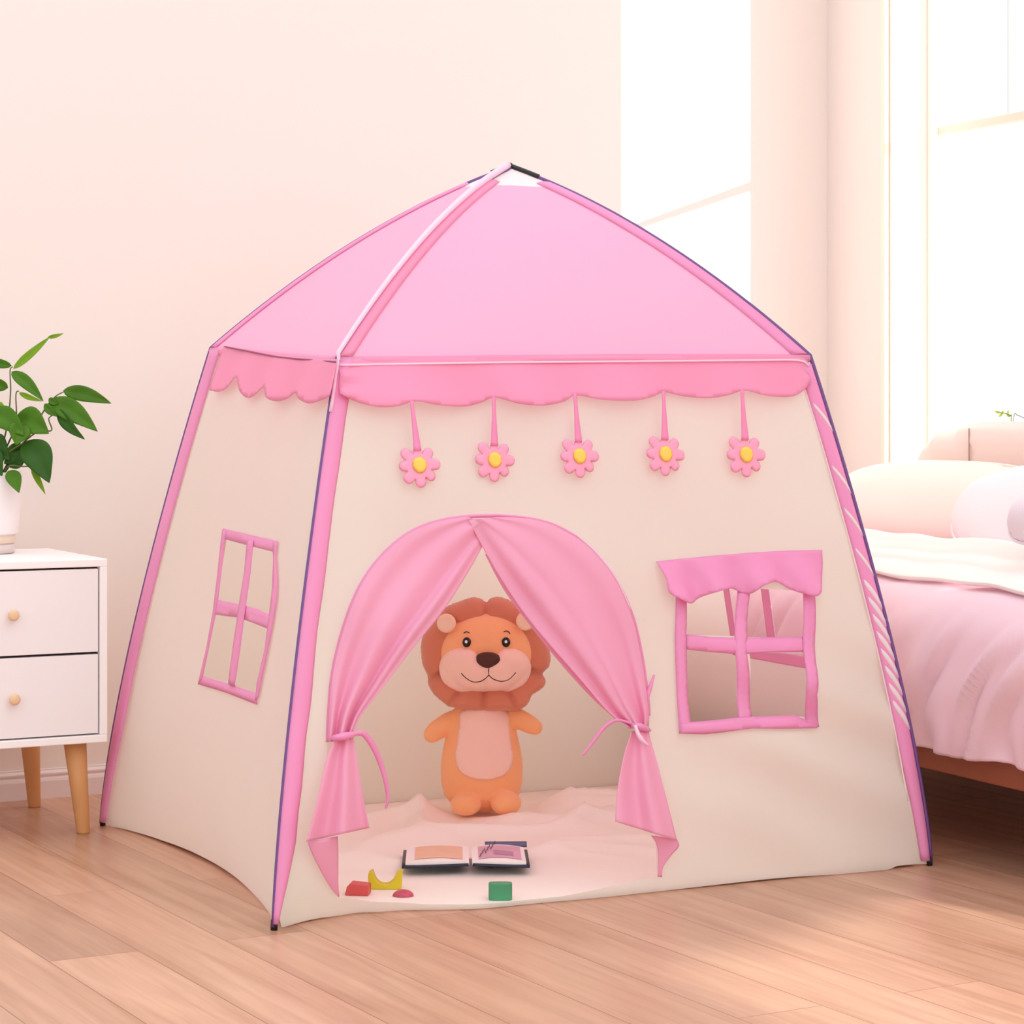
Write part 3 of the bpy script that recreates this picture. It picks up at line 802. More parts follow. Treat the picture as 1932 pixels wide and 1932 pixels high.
def petal_outline():
    P = []
    for k in range(8):
        a = PI / 2 + 2 * PI * k / 8
        rr = RP * (0.80 if k == 0 else 1.0 + 0.05 * math.sin(k * 2.3))
        for i in range(11):
            d_ = (i / 10 - 0.5) * 2
            an = a + d_ * PI / 8 * 0.97
            P.append((math.cos(an) * rr * (1 - 0.30 * abs(d_) ** 2.6), math.sin(an) * rr * (1 - 0.30 * abs(d_) ** 2.6)))
    return P
protof = None
for (tp, cp), lab in zip(FL_PX, FL_LAB):
    T = hit_front(tp[0], tp[1], 0.030); Cc = hit_front(cp[0], cp[1], 0.018)
    if protof is None:
        r0 = empty('hanging_flower', (0, 0, 0))
        V, F = puff(petal_outline(), 0.004, 0.0032, 0.5, 0.004)
        obj('petals', [v + Vector((0, 0, -S0)) for v in V], F, M_petal, r0, world=False)
        V, F = puff([(math.cos(a) * 0.0138, math.sin(a) * 0.0148) for a in np.linspace(0, 2 * PI, 36, endpoint=False)], 0.004, 0.0030, 0.5, 0.003)
        obj('center', [v + Vector((0, -0.0048, -S0)) for v in V], F, M_yel, r0, world=False)
        V = []; F = []
        for i in range(13):
            t_ = i / 12; z_ = -0.092 * t_; wd = 0.0032 + 0.0045 * t_ ** 1.6
            V += [(-wd, -0.0030, z_), (-wd * 0.3, -0.0042, z_), (wd * 0.3, -0.0042, z_), (wd, -0.0030, z_)]
        for i in range(12):
            for k in range(3): F.append((i*4+k, i*4+k+1, i*4+k+5, i*4+k+4))
        obj('strap', V, F, M_strap, r0, world=False, solid=0.0014)
        protof = r0; o = r0
    else:
        o = protof.copy(); COL.objects.link(o)
        for ch in protof.children:
            c_ = ch.copy(); COL.objects.link(c_); c_.parent = o
    dv = Cc - T
    o.location = T
    ry = math.atan2(-dv.x, -dv.z)
    rx = -math.atan2(-dv.y, math.hypot(dv.x, dv.z))
    o.rotation_mode = 'XYZ'
    o.rotation_euler = (rx, ry, 0)
    k = dv.length / S0
    o.scale = (k, k, k)
    prop(o, lab, 'flower charm', 'felt flowers under the front valance')

# ------------------------------------------------------------------ the plush lion standing inside
M_lion = mat('orange_plush', '#fab681', 0.9, vary=0.05, scale=9, bump=0.25, bscale=450, spec=0.1, sheen=0.35)
M_mane = mat('rust_plush', '#d28468', 0.9, vary=0.06, scale=9, bump=0.25, bscale=450, spec=0.1, sheen=0.3)
M_face = mat('peach_plush', '#fbd3c3', 0.9, vary=0.04, scale=9, bump=0.2, bscale=450, spec=0.1, sheen=0.3)
M_ear = mat('cream_plush', '#f8d5ba', 0.9, vary=0.04, scale=9, bump=0.2, bscale=450, spec=0.1, sheen=0.3)
M_nose = mat('brown_plush', '#4a1d10', 0.6, vary=0.05)
M_thread = mat('dark_thread', '#2b1c22', 0.6)
M_eye = mat('black_gloss', '#0c0c10', 0.12)
M_dot = mat('eye_glint', '#f4fbff', 0.3)  # white dot painted as a glint on each eye
LB = on_z(917, 1530, 0.012)
lion = empty('plush_lion', (LB.x, LB.y, 0.012), R(-24.3))
prop(lion, 'orange plush toy lion with a rust mane standing inside the doorway', 'plush toy')
LS = (LB - CAM).dot(FWD) / FOC
def lp(px, py, y=0.0): return Vector(((px - 917) * LS, y, (1530 - py) * LS))
U = LS
b = MB()
ZB = 72 * U * 0.0
yb = 0.0
bodyprof = [(2, 30), (12, 56), (30, 71), (55, 77), (85, 78), (115, 74), (145, 67), (175, 59), (200, 49), (215, 40), (224, 20)]
def body_r(z):
    return float(np.interp(z / U, [p_[1 - 1] for p_ in [(a, r_) for a, r_ in bodyprof]], [r_ for a, r_ in bodyprof])) * U
BDX = -8 * U
DEP = 0.72
V = []; F = []; zz = np.linspace(2, 224, 40); n_ = 40
for z_ in zz:
    r_ = body_r(z_ * U)
    for k in range(n_):
        a = 2 * PI * k / n_
        V.append((BDX + r_ * math.cos(a), r_ * DEP * math.sin(a), z_ * U))
for i in range(len(zz) - 1):
    for k in range(n_): F.append((i*n_+k, i*n_+(k+1)%n_, (i+1)*n_+(k+1)%n_, (i+1)*n_+k))
F += [tuple(range(n_ - 1, -1, -1)), tuple((len(zz)-1)*n_+k for k in range(n_))]
b.add(V, F)
# head: broad cheeks, domed crown
HV = MB().ball((0, 0, 0), 1, 48, 28)
def headpt(v):
    x = v.x * 90 * (1.0 + 0.0 * v.z); z = v.z * 76
    if v.z < 0: x *= 1.0 - 0.03 * v.z * v.z
    return Vector(((0.5 + x) * U, (v.y * 62 - 6) * U, (1530 - 1231 + z) * U))
b.add([headpt(v) for v in HV.V], HV.F)
# arms
def capsule(P, rads, nsub=6):
    P = cr(P, nsub); rr = np.interp(np.linspace(0, 1, len(P)), np.linspace(0, 1, len(rads)), rads)
    mb = MB()
    for p_, r_ in zip(P, rr): pass
    return P, list(rr)
for pts, rads in (([(868, 1352, -4), (846, 1363, -6), (825, 1376, -10), (815, 1384, -12)], [17, 20, 19, 16]),
                  ([(962, 1348, -4), (982, 1357, -6), (1002, 1367, -10), (1010, 1371, -12)], [17, 19, 17, 14])):
    P, rr = capsule([lp(a, c_, d * U) for a, c_, d in pts], rads)
    for p_, r_ in zip(P, rr): b.ball(p_, (r_ * U, r_ * U * 0.9, r_ * U), 16, 10)
# feet, set a little apart and forward
b.ball(lp(879, 1509, -54 * U), (29 * U, 32 * U, 20 * U), 24, 14)
b.ball(lp(954, 1506, -54 * U), (29 * U, 32 * U, 23 * U), 24, 14)
body = b.build('body', M_lion, lion, world=False)
rm = body.modifiers.new('remesh', 'REMESH'); rm.mode = 'VOXEL'; rm.voxel_size = 0.0030; rm.use_smooth_shade = True
sm = body.modifiers.new('soften', 'SMOOTH'); sm.factor = 0.5; sm.iterations = 5
# mane: puffy scalloped ring
mane_px = [(917, 1136), (925, 1129), (942, 1126), (965, 1134), (990, 1149), (1010, 1168), (1026, 1190), (1036, 1215), (1040, 1240), (1037, 1260), (1025, 1272),
           (1030, 1282), (1029, 1293), (1018, 1303), (1004, 1311), (999, 1322), (988, 1333), (970, 1339), (950, 1338), (930, 1340), (908, 1339), (880, 1337), (850, 1332), (835, 1323), (818, 1309), (807, 1293), (805, 1276), (797, 1258), (793, 1232), (795, 1205), (806, 1183), (826, 1160), (843, 1144), (868, 1134), (890, 1127), (907, 1129)]
V, F = puff([((a - 917) * U, (1530 - c_) * U) for a, c_ in c2(mane_px, 4, True)], 0.0055, 40 * U, 0.5, 26 * U)
# pleats radiating from the face
VV = []
for v in V:
    dx, dz = v.x / U, v.z / U - 299
    an = math.atan2(dz, dx); rr = math.hypot(dx, dz * 1.1)
    g = 0
    for a0 in (PI / 2 + 0.0, -0.36, -2.72, -1.62, -1.05, 2.35, -2.2):
        da = (an - a0 + PI) % (2 * PI) - PI
        g += math.exp(-(da * rr / 5.0) ** 2)
    fw_ = 35 * U * max(0.0, min(1.0, (250 - v.z / U) / 45))
    VV.append(Vector((v.x, (v.y * (1 - 0.30 * min(1, g)) + 13 * U - fw_), v.z)))
obj('mane', VV, F, M_mane, lion, world=False, subsurf=1)
# muzzle: two-cheeked peach patch over the lower face
mz_px = [(917, 1240), (905, 1234), (893, 1222), (875, 1217), (855, 1221), (838, 1234), (830, 1252), (832, 1272), (842, 1289), (858, 1300), (878, 1305), (900, 1303), (920, 1301), (945, 1302), (965, 1302), (982, 1293), (995, 1279), (1001, 1260), (998, 1242), (985, 1226), (968, 1219), (950, 1219), (936, 1230)]
def head_front(x, z):
    a = (x / U - 0.5) / 90; c_ = (z / U - 299) / 76
    s_ = max(0.0, 1 - a * a - c_ * c_)
    return -(62 * math.sqrt(s_) + 6) * U
mo = [((a - 917) * U, (1530 - c_) * U) for a, c_ in c2(mz_px, 4, True)]
V2, F2, D2 = tri2d(mo, (), 0.0045)
def muz_y(x, z, d):
    h = 22 * U * (1 - (1 - min(1, d / (26 * U))) ** 2) ** 0.5
    xc = x / U + 1; groove = 5 * U * math.exp(-((xc - 5) / 7) ** 2) * (1 if z / U < 276 else 0.4)
    return min(head_front(x, z), -30 * U) + 4 * U - h + groove * min(1, d / (10 * U))
obj('muzzle', [(v[0], muz_y(v[0], v[1], d), v[1]) for v, d in zip(V2, D2)], F2, M_face, lion, world=False, solid=0.004, subsurf=1)
def muz_at(px, py):
    x = (px - 917) * U; z = (1530 - py) * U
    d = float(edge_dist([(x, z)], [mo])[0])
    return Vector((x, muz_y(x, z, d), z))
# nose
nose_px = [(921, 1254), (908, 1251), (899, 1243), (898, 1233), (904, 1226), (916, 1223), (930, 1224), (941, 1229), (945, 1236), (942, 1244), (934, 1250)]
V, F = puff([((a - 917) * U, (1530 - c_) * U) for a, c_ in c2(nose_px, 4, True)], 0.003, 13 * U, 0.5, 12 * U)
yn = muz_at(921, 1242).y
obj('nose', [Vector((v.x, v.y + yn, v.z)) for v in V], F, M_nose, lion, world=False)
P = [muz_at(a, c_) + Vector((0, -0.0018, 0)) for a, c_ in c2([(871, 1262), (880, 1271), (893, 1278), (906, 1277), (916, 1271), (922, 1265)], 4)]
mouth = MB().tube(P, 0.0013, 6).build('mouth_seam', M_thread, lion, world=False)
P = [muz_at(a, c_) + Vector((0, -0.0018, 0)) for a, c_ in c2([(922, 1265), (930, 1272), (944, 1277), (957, 1275), (966, 1268), (972, 1261)], 4)]
MB().tube(P, 0.0013, 6).build('mouth_seam', M_thread, lion, world=False)
P = [muz_at(a, c_) + Vector((0, -0.0018, 0)) for a, c_ in ((922, 1250), (922, 1258), (922, 1266))]
MB().tube(P, 0.0013, 6).build('mouth_seam', M_thread, lion, world=False)
for ex, hx in ((881, 880), (954, 954)):
    x = (ex - 917) * U; z = (1530 - 1206) * U; y = head_front(x, z)
    ey = MB().ball((x, y - 0.001, z), (8.2 * U, 6 * U, 9.6 * U), 20, 12).build('eye', M_eye, lion, world=False)
    MB().ball(((hx - 917) * U, y - 0.001 - 5.4 * U, z + 1.5 * U), (2.8 * U, 1.6 * U, 3.0 * U), 12, 8).build('highlight', M_dot, ey, world=False)
for pts in ([(875, 1190), (880, 1187), (886, 1189)], [(950, 1187), (957, 1186), (962, 1191)]):
    P = []
    for a, c_ in c2(pts, 4):
        x = (a - 917) * U; z = (1530 - c_) * U
        P.append((x, head_front(x, z) - 0.0012, z))
    MB().tube(P, 0.0010, 6).build('eyebrow', M_thread, lion, world=False)
for (ex, ez, ang) in ((843, 1172, 0.6), (991, 1168, -0.6)):
    V, F = puff([(math.cos(a) * 18 * U, math.sin(a) * 18 * U) for a in np.linspace(0, 2 * PI, 32, endpoint=False)], 0.004, 9 * U, 0.5, 10 * U)
    VV = []
    for v in V:
        r_ = math.hypot(v.x, v.z) / (18 * U)
        yy = v.y + (4 * U * (1 - r_ * r_) if v.y < 0 else 0)
        VV.append(Vector((v.x + (ex - 917) * U, yy - 42 * U, v.z + (1530 - ez) * U)))
    obj('ear', VV, F, M_ear, lion, world=False)
bp_px = [(872, 1338), (915, 1333), (955, 1338), (960, 1370), (964, 1400), (967, 1425), (962, 1443), (948, 1456), (925, 1462), (900, 1461), (877, 1454), (864, 1440), (860, 1420), (863, 1395), (868, 1365)]
bo = [((a - 917) * U, (1530 - c_) * U) for a, c_ in c2(bp_px, 4, True)]
V2, F2, D2 = tri2d(bo, (), 0.005)
def belly_y(x, z):
    r_ = body_r(z) * 1.0; k = (x - BDX) / max(r_, 1e-4)
    return -r_ * DEP * math.sqrt(max(0.02, 1 - k * k)) - 0.0012
obj('belly_patch', [(v[0], belly_y(v[0], v[1]) - min(0.0015, d * 0.3), v[1]) for v, d in zip(V2, D2)], F2, M_face, lion, world=False, solid=0.002)

# ------------------------------------------------------------------ toys and the book near the doorway
M_tr = mat('red_paint', '#d05050', 0.45, vary=0.05, scale=30)
M_ty = mat('yellow_paint', '#d5c41e', 0.45, vary=0.05, scale=30)
M_tg = mat('green_paint', '#45946a', 0.45, vary=0.05, scale=30)
M_tp = mat('crimson_paint', '#c24d62', 0.4, vary=0.25, scale=120)
def gz(P): return sheet_z(P.x, P.y) + 0.001
def prism(name, ol, depth, m, bevel=0.002):
    """outline in the upright x-z plane, pulled back by depth"""
    n = len(ol); V = [(a, -depth / 2, c_) for a, c_ in ol] + [(a, depth / 2, c_) for a, c_ in ol]
    F = [tuple(range(n)), tuple(range(2 * n - 1, n - 1, -1))] + [(i, i + n, (i + 1) % n + n, (i + 1) % n) for i in range(n)]
    return V, F
def toy(name, V, F, m, px, py, rz, lab, cat, grp='wooden toy blocks by the doorway', bevel=0.002, back=0.0):
    P = on_z(px, py, 0.006); P += FWD * back
    Mx = Matrix.Translation(Vector((P.x, P.y, gz(P)))) @ Matrix.Rotation(rz, 4, 'Z')
    VV = [Mx @ Vector(v) for v in V]
    o = obj(name, VV, F, m, None, smooth=False, bevel=bevel)
    return prop(o, lab, cat, grp)
s1 = 4.35 / FOC
def rotz(d): return R(d)
# red half-moon block, yellow bridge, small dark red dome, green rounded block
V, F = prism('red', [(-22 * s1, 0), (23 * s1, 0), (23 * s1, 19 * s1), (-12 * s1, 22 * s1), (-18 * s1, 16 * s1)], 0.034, M_tr)
toy('toy_block', V, F, M_tr, 674, 1690, -TH + R(-6), 'small red wooden block beside the left curtain tail', 'toy block', back=0.014)
br = [(-30, 0), (29, 0), (31, 6), (31, 20), (34, 33), (24, 30), (21, 20)] 
arc = [(21 * math.cos(a) + -1, 33 + 21 * math.sin(a) * 1.15) for a in np.linspace(-0.25, -PI + 0.25, 16)]
br = [(-28, 0), (28, 0), (31, 5), (31, 20), (33, 35), (24, 33)] + arc + [(-24, 35), (-32, 31), (-33, 22), (-31, 6)]
V, F = prism('yellow', [(a * s1, c_ * s1) for a, c_ in br], 0.026, M_ty)
toy('toy_block', V, F, M_ty, 727, 1678, -TH, 'yellow wooden block with a scooped curved top', 'toy block', back=0.012)
dm = [(20 * math.cos(a), 12 * math.sin(a)) for a in np.linspace(0, PI, 16)]
b = MB().ball((0, 0, 0), (20 * s1, 16 * s1, 12 * s1), 28, 14)
keep = [(v if v.z > 0 else Vector((v.x, v.y, 0))) for v in b.V]
o = toy('toy_block', keep, b.F, M_tp, 760, 1693, -TH, 'small flat crimson dome block in front of the yellow block', 'toy block', bevel=0, back=0.012)
b = MB()
def rr_prof(hw, hd, n=32):
    return [(hw * (abs(math.cos(a)) ** 0.45) * (1 if math.cos(a) >= 0 else -1), hd * (abs(math.sin(a)) ** 0.75) * (1 if math.sin(a) >= 0 else -1)) for a in np.linspace(0, 2 * PI, n, endpoint=False)]
pr = rr_prof(22 * s1, 13 * s1)
V = []; F = []; n = len(pr)
for z_, k in ((0, 0.97), (0.002, 1), (29 * s1, 1), (31 * s1, 0.96)):
    V += [(a * k, c_ * k, z_) for a, c_ in pr]
for i in range(3):
    for k in range(n): F.append((i*n+k, i*n+(k+1)%n, (i+1)*n+(k+1)%n, (i+1)*n+k))
F += [tuple(range(n-1, -1, -1)), tuple(3*n+k for k in range(n))]
toy('toy_block', V, F, M_tg, 944, 1699, -TH, 'green rounded wooden block in front of the open book', 'toy block', bevel=0, back=0.013)

# open picture book
BP = on_z(888, 1652, 0.006)
book = empty('picture_book', (BP.x, BP.y, 0.0), -TH + R(1.5))
prop(book, 'open picture book with a dark navy cover lying on the tent floor', 'book')
sb = (BP - CAM).dot(FWD) / FOC
zf = max(gz(BP + RGT * a + FWD * c_) for a in np.linspace(-0.14, 0.13, 20) for c_ in np.linspace(-0.02, 0.19, 12)) + 0.0035
M_navy = mat('navy_cover', '#22263a', 0.4, vary=0.05)
M_page = mat('page_white', '#f7efec', 0.7, vary=0.02)
M_picl = mat('tan_print', '#ecc0a4', 0.7, vary=0.10, scale=40)
M_picr = mat('mauve_print', '#d9a9bd', 0.7, vary=0.18, scale=45)
DB = 0.165
def leaf_z(x, hw):      # page arch
    u = abs(x) / hw
    return 0.010 * math.sin(PI * min(1, u * 0.9 + 0.08)) ** 0.7
for sgn, hw in ((-1, 126 * sb), (1, 108 * sb)):
    V, F = grid(16, 4, lambda u, v: (sgn * (0.004 + hw * u), v * DB, zf + 0.001 + 0.004 * (1 - u)))
    cv = obj('cover', V, F if sgn > 0 else [f[::-1] for f in F], M_navy, book, world=False, solid=0.005)
    b = MB(); nu = 16
    V = []; F = []
    for i in range(nu + 1):
        u = i / nu; x = sgn * (0.003 + (hw - 0.006) * u); zt = zf + 0.006 + 0.009 * math.sin(PI * (0.12 + 0.80 * u)) ** 0.8
        for y in (0.004, DB - 0.006): V += [(x, y, zf + 0.0045), (x, y, zt)]
    for i in range(nu):
        k = i * 4
        for a, c_ in ((0, 1), (1, 3), (3, 2), (2, 0)): F.append((k + a, k + c_, k + 4 + c_, k + 4 + a))
    F += [(0, 1, 3, 2), (nu*4, nu*4+2, nu*4+3, nu*4+1)]
    pg = obj('pages', V, F, M_page, book, world=False, smooth=False)
    u0, u1 = (0.10, 0.86) if sgn < 0 else (0.12, 0.92)
    V, F = grid(12, 4, lambda u, v: (sgn * (0.003 + (hw - 0.006) * (u0 + (u1 - u0) * u)), 0.018 + v * (DB - 0.036), zf + 0.0068 + 0.009 * math.sin(PI * (0.12 + 0.80 * (u0 + (u1 - u0) * u))) ** 0.8))
    obj('printed_picture', V, F, M_picl if sgn < 0 else M_picr, pg, world=False)
    if sgn > 0:
        V, F = grid(4, 2, lambda u, v: (sgn * hw * (0.50 + 0.35 * u) - 0.01, 0.05 + v * 0.045 - 0.01 * u, zf + 0.0074 + 0.009 * math.sin(PI * (0.12 + 0.80 * (0.42 + 0.35 * u))) ** 0.8))
        obj('printed_picture', V, F, mat('plum_print', '#b98aa6', 0.7, vary=0.1, scale=30), pg, world=False)
        for i in range(3):
            P = [(hw * (0.16 + 0.1 * i + 0.1 * k / 8 + 0.01 * math.sin(k * 2.1 + i)), 0.03 + 0.035 * i + 0.010 * k, zf + 0.0085 + 0.009 * math.sin(PI * (0.12 + 0.80 * (0.18 + 0.1 * i + 0.1 * k / 8))) ** 0.8) for k in range(9)]
            MB().tube(P, 0.0007, 5).build('ink_line', M_thread, pg, world=False)
# cover board lifted at the far right edge
V, F = grid(6, 2, lambda u, v: (0.030 + 82 * sb * u, DB - 0.002 + v * 0.014, zf + 0.010 + 0.006 * v))
obj('cover_flap', V, F, mat('slate_cover', '#5d6284', 0.45), book, world=False, solid=0.004)

# ------------------------------------------------------------------ white bedside cabinet
M_cab = mat('white_lacquer', '#fbf8f8', 0.4, vary=0.01)
M_draw = mat('drawer_white', '#f4eff1', 0.45, vary=0.01)
M_oak = mat('oak_leg', '#d39a63', 0.5, vary=0.12, scale=14)
M_knob = mat('beech_knob', '#ecc9a2', 0.5, vary=0.10, scale=40)
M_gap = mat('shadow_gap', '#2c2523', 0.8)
CA = R(2.5)
c0 = on_y(203, 1400, 1.02)
cab = empty('bedside_cabinet', (c0.x, c0.y, 0), CA)
prop(cab, 'white two drawer bedside cabinet on tapered oak legs', 'cabinet')
CW, CDp, CB, CT = 0.62, 0.44, 0.1976, 0.588          # x runs from -CW to 0
b = MB()
th = 0.0165
b.box((-CW, 0, CT - th), (0, CDp, CT)).box((-CW, 0, CB), (0, CDp, CB + th))
b.box((-CW, 0, CB + th), (-CW + th, CDp, CT - th)).box((-th, 0, CB + th), (0, CDp, CT - th)).box((-CW + th, CDp - 0.01, CB + th), (-th, CDp, CT - th))
b.build('carcass', M_cab, cab, world=False, smooth=False, bevel=0.002)
MB().box((-CW + th, 0.022, CB + th), (-th, 0.026, CT - th)).build('gap_shade_board', M_gap, cab, world=False, smooth=False)  # dark board painting the shade in the drawer gaps
zm = on_y(186, 1232, 1.02).z
g = 0.0034
for z0, z1, kp in ((CB + th + g, zm - g * 0.8, (25, 1320)), (zm + g * 0.8, CT - th - g - 0.001, (23, 1161))):
    dr_ = MB().box((-CW + th + g, 0.003, z0), (-th - g, 0.021, z1)).build('drawer', M_draw, cab, world=False, smooth=False, bevel=0.001)
    kx = -(on_y(203, 1300, 1.02) - on_y(kp[0], 1300, 1.01)).length * 1.0
    kz = on_y(kp[0], kp[1], 1.0).z
    b = MB().lathe([(0.005, 0), (0.005, 0.010), (0.0105, 0.012), (0.0122, 0.017), (0.0112, 0.021), (0.006, 0.0225)], (kx, 0.003, kz), 20, (0, -1, 0))
    b.build('knob', M_knob, dr_, world=False)
for lx_, ly in ((-0.056, 0.052), (-0.056, CDp - 0.035), (-CW + 0.056, 0.052), (-CW + 0.056, CDp - 0.035)):
    sx = 0.016 if lx_ > -0.3 else -0.016
    sy = -0.010 if ly < 0.2 else 0.010
    V = []; F = []; n = 20; ring = [(0.0, 0.0130), (0.004, 0.0142), (0.10, 0.0190), (CB, 0.0245)]
    for z_, r_ in ring:
        k = 1 - z_ / CB
        V += [(lx_ + sx * k + r_ * math.cos(2*PI*i/n), ly + sy * k + r_ * math.sin(2*PI*i/n), z_) for i in range(n)]
    for i in range(len(ring) - 1):
        for k in range(n): F.append((i*n+k, i*n+(k+1)%n, (i+1)*n+(k+1)%n, (i+1)*n+k))
    F += [tuple(range(n-1, -1, -1)), tuple((len(ring)-1)*n+k for k in range(n))]
    lg = obj('leg', V, F, M_oak, cab, world=False)

# ------------------------------------------------------------------ potted plant on the cabinet
PP = on_z(-22, 1044, CT)
plant = empty('potted_plant', (PP.x, PP.y, CT))
prop(plant, 'leafy green houseplant in a white pot on the bedside cabinet', 'plant')
ps = (PP - CAM).dot(FWD) / FOC
M_pot = mat('white_ceramic', '#f4eeee', 0.35, vary=0.01)
M_base = mat('beige_ceramic', '#e3cdbb', 0.5, vary=0.03)
M_soil = mat('potting_soil', '#2b1d14', 0.95, vary=0.3, scale=80)
M_leafs = [mat('leaf_green', '#4c7d12', 0.5, spec=0.3, trans=0.15, vary=0.22, scale=25), mat('leaf_bright', '#7aa51a', 0.5, spec=0.3, trans=0.18, vary=0.2, scale=25), mat('leaf_dark', '#2f5c12', 0.5, spec=0.3, trans=0.1, vary=0.25, scale=25)]
M_stem = mat('plant_stem', '#5b6a2c', 0.6, vary=0.15)
b = MB().lathe([(50*ps, 36*ps), (56*ps, 40*ps), (58*ps, 70*ps), (63*ps, 120*ps), (66*ps, 150*ps), (66*ps, 153*ps), (63*ps, 154*ps), (61*ps, 146*ps), (56*ps, 110*ps), (50*ps, 60*ps)], (PP.x, PP.y, CT), 48)
b.build('pot', M_pot, plant)
MB().lathe([(47*ps, 19*ps), (50*ps, 21*ps), (50*ps, 37*ps), (44*ps, 37.5*ps)], (PP.x, PP.y, CT), 40).build('pot_base', M_base, plant)
MB().lathe([(45*ps, 0.0008), (49*ps, 2*ps), (49*ps, 17*ps), (46*ps, 19*ps)], (PP.x, PP.y, CT), 40).build('saucer', mat('pale_saucer', '#d8cbc7', 0.4), plant)
MB().lathe([(60*ps, 138*ps), (40*ps, 141*ps), (10*ps, 143*ps)], (PP.x, PP.y, CT), 32).build('soil', M_soil, plant)
def pl3(px, py, off): return at_d(px, py, (PP - CAM).dot(FWD) + off)
def leaf(bpx, tpx, wpx, o0, o1, mi, tilt=0.0, fold=0.25, curl=0.1, side=1):
    A_ = pl3(bpx[0], bpx[1], o0); T_ = pl3(tpx[0], tpx[1], o1)
    ax = T_ - A_; L = ax.length
    sd_ = ax.cross(-FWD).normalized()
    nn = sd_.cross(ax.normalized()).normalized()
    if nn.dot(FWD) > 0: nn = -nn
    sd2 = (sd_ * math.cos(tilt) + nn * math.sin(tilt)).normalized()
    nn2 = (nn * math.cos(tilt) - sd_ * math.sin(tilt)).normalized()
    hw = wpx * ps / 2
    nt_, nu = 16, 8
    V = []; F = []
    for i in range(nt_ + 1):
        t = i / nt_
        wv_ = max(0.004, (math.sin(PI * min(1, t ** 0.72)) ** 0.85) * (1 - 0.12 * t))
        c_ = A_ + ax * t + nn2 * (L * curl * math.sin(PI * t)) + sd2 * (side * hw * 0.25 * math.sin(PI * t))
        for k in range(nu + 1):
            u = 2 * k / nu - 1
            V.append(c_ + sd2 * (hw * wv_ * u) + nn2 * (-fold * hw * wv_ * (1 - abs(u)) ** 1.5 + 0.03 * hw * math.sin(t * 14 + u * 3)))
    for i in range(nt_):
        for k in range(nu): F.append((i*(nu+1)+k, i*(nu+1)+k+1, (i+1)*(nu+1)+k+1, (i+1)*(nu+1)+k))
    lf = obj('leaf', V, F, M_leafs[mi], plant, solid=0.0008)
    vein = [A_ + ax * t + nn2 * (L * curl * math.sin(PI * t) - fold * hw * max(0.004, (math.sin(PI * min(1, t ** 0.72)) ** 0.85) * (1 - 0.12 * t)) + 0.0006) + sd2 * (side * hw * 0.25 * math.sin(PI * t)) for t in np.linspace(0.02, 0.95, 12)]
    return lf
def stem(pts, r0=0.0022, r1=0.0012):
    P = cr([pl3(a, b_, o_) for a, b_, o_ in pts], 6)
    MB().tube(P, list(np.linspace(r0, r1, len(P))), 7).build('stem', M_stem, plant)
stem([(-12, 903, 0), (0, 860, -0.01), (14, 800, -0.01), (20, 740, -0.005), (19, 700, 0), (24, 692, 0)])
stem([(-8, 903, -0.01), (10, 850, -0.02), (30, 800, -0.03), (30, 745, -0.03), (36, 738, -0.03)])
stem([(-2, 905, -0.01), (30, 850, -0.03), (70, 815, -0.035), (97, 812, -0.03), (92, 790, -0.03), (106, 780, -0.03)])
stem([(0, 905, 0.01), (50, 830, 0.01), (86, 770, 0), (105, 748, -0.01), (121, 739, -0.01)])
stem([(-5, 905, -0.02), (10, 860, -0.05), (40, 838, -0.06), (55, 832, -0.06)])
stem([(-5, 905, -0.02), (15, 880, -0.06), (40, 880, -0.065), (62, 880, -0.06)])
stem([(-25, 905, 0.01), (-30, 800, 0), (-25, 720, 0), (-30, 690, 0)])
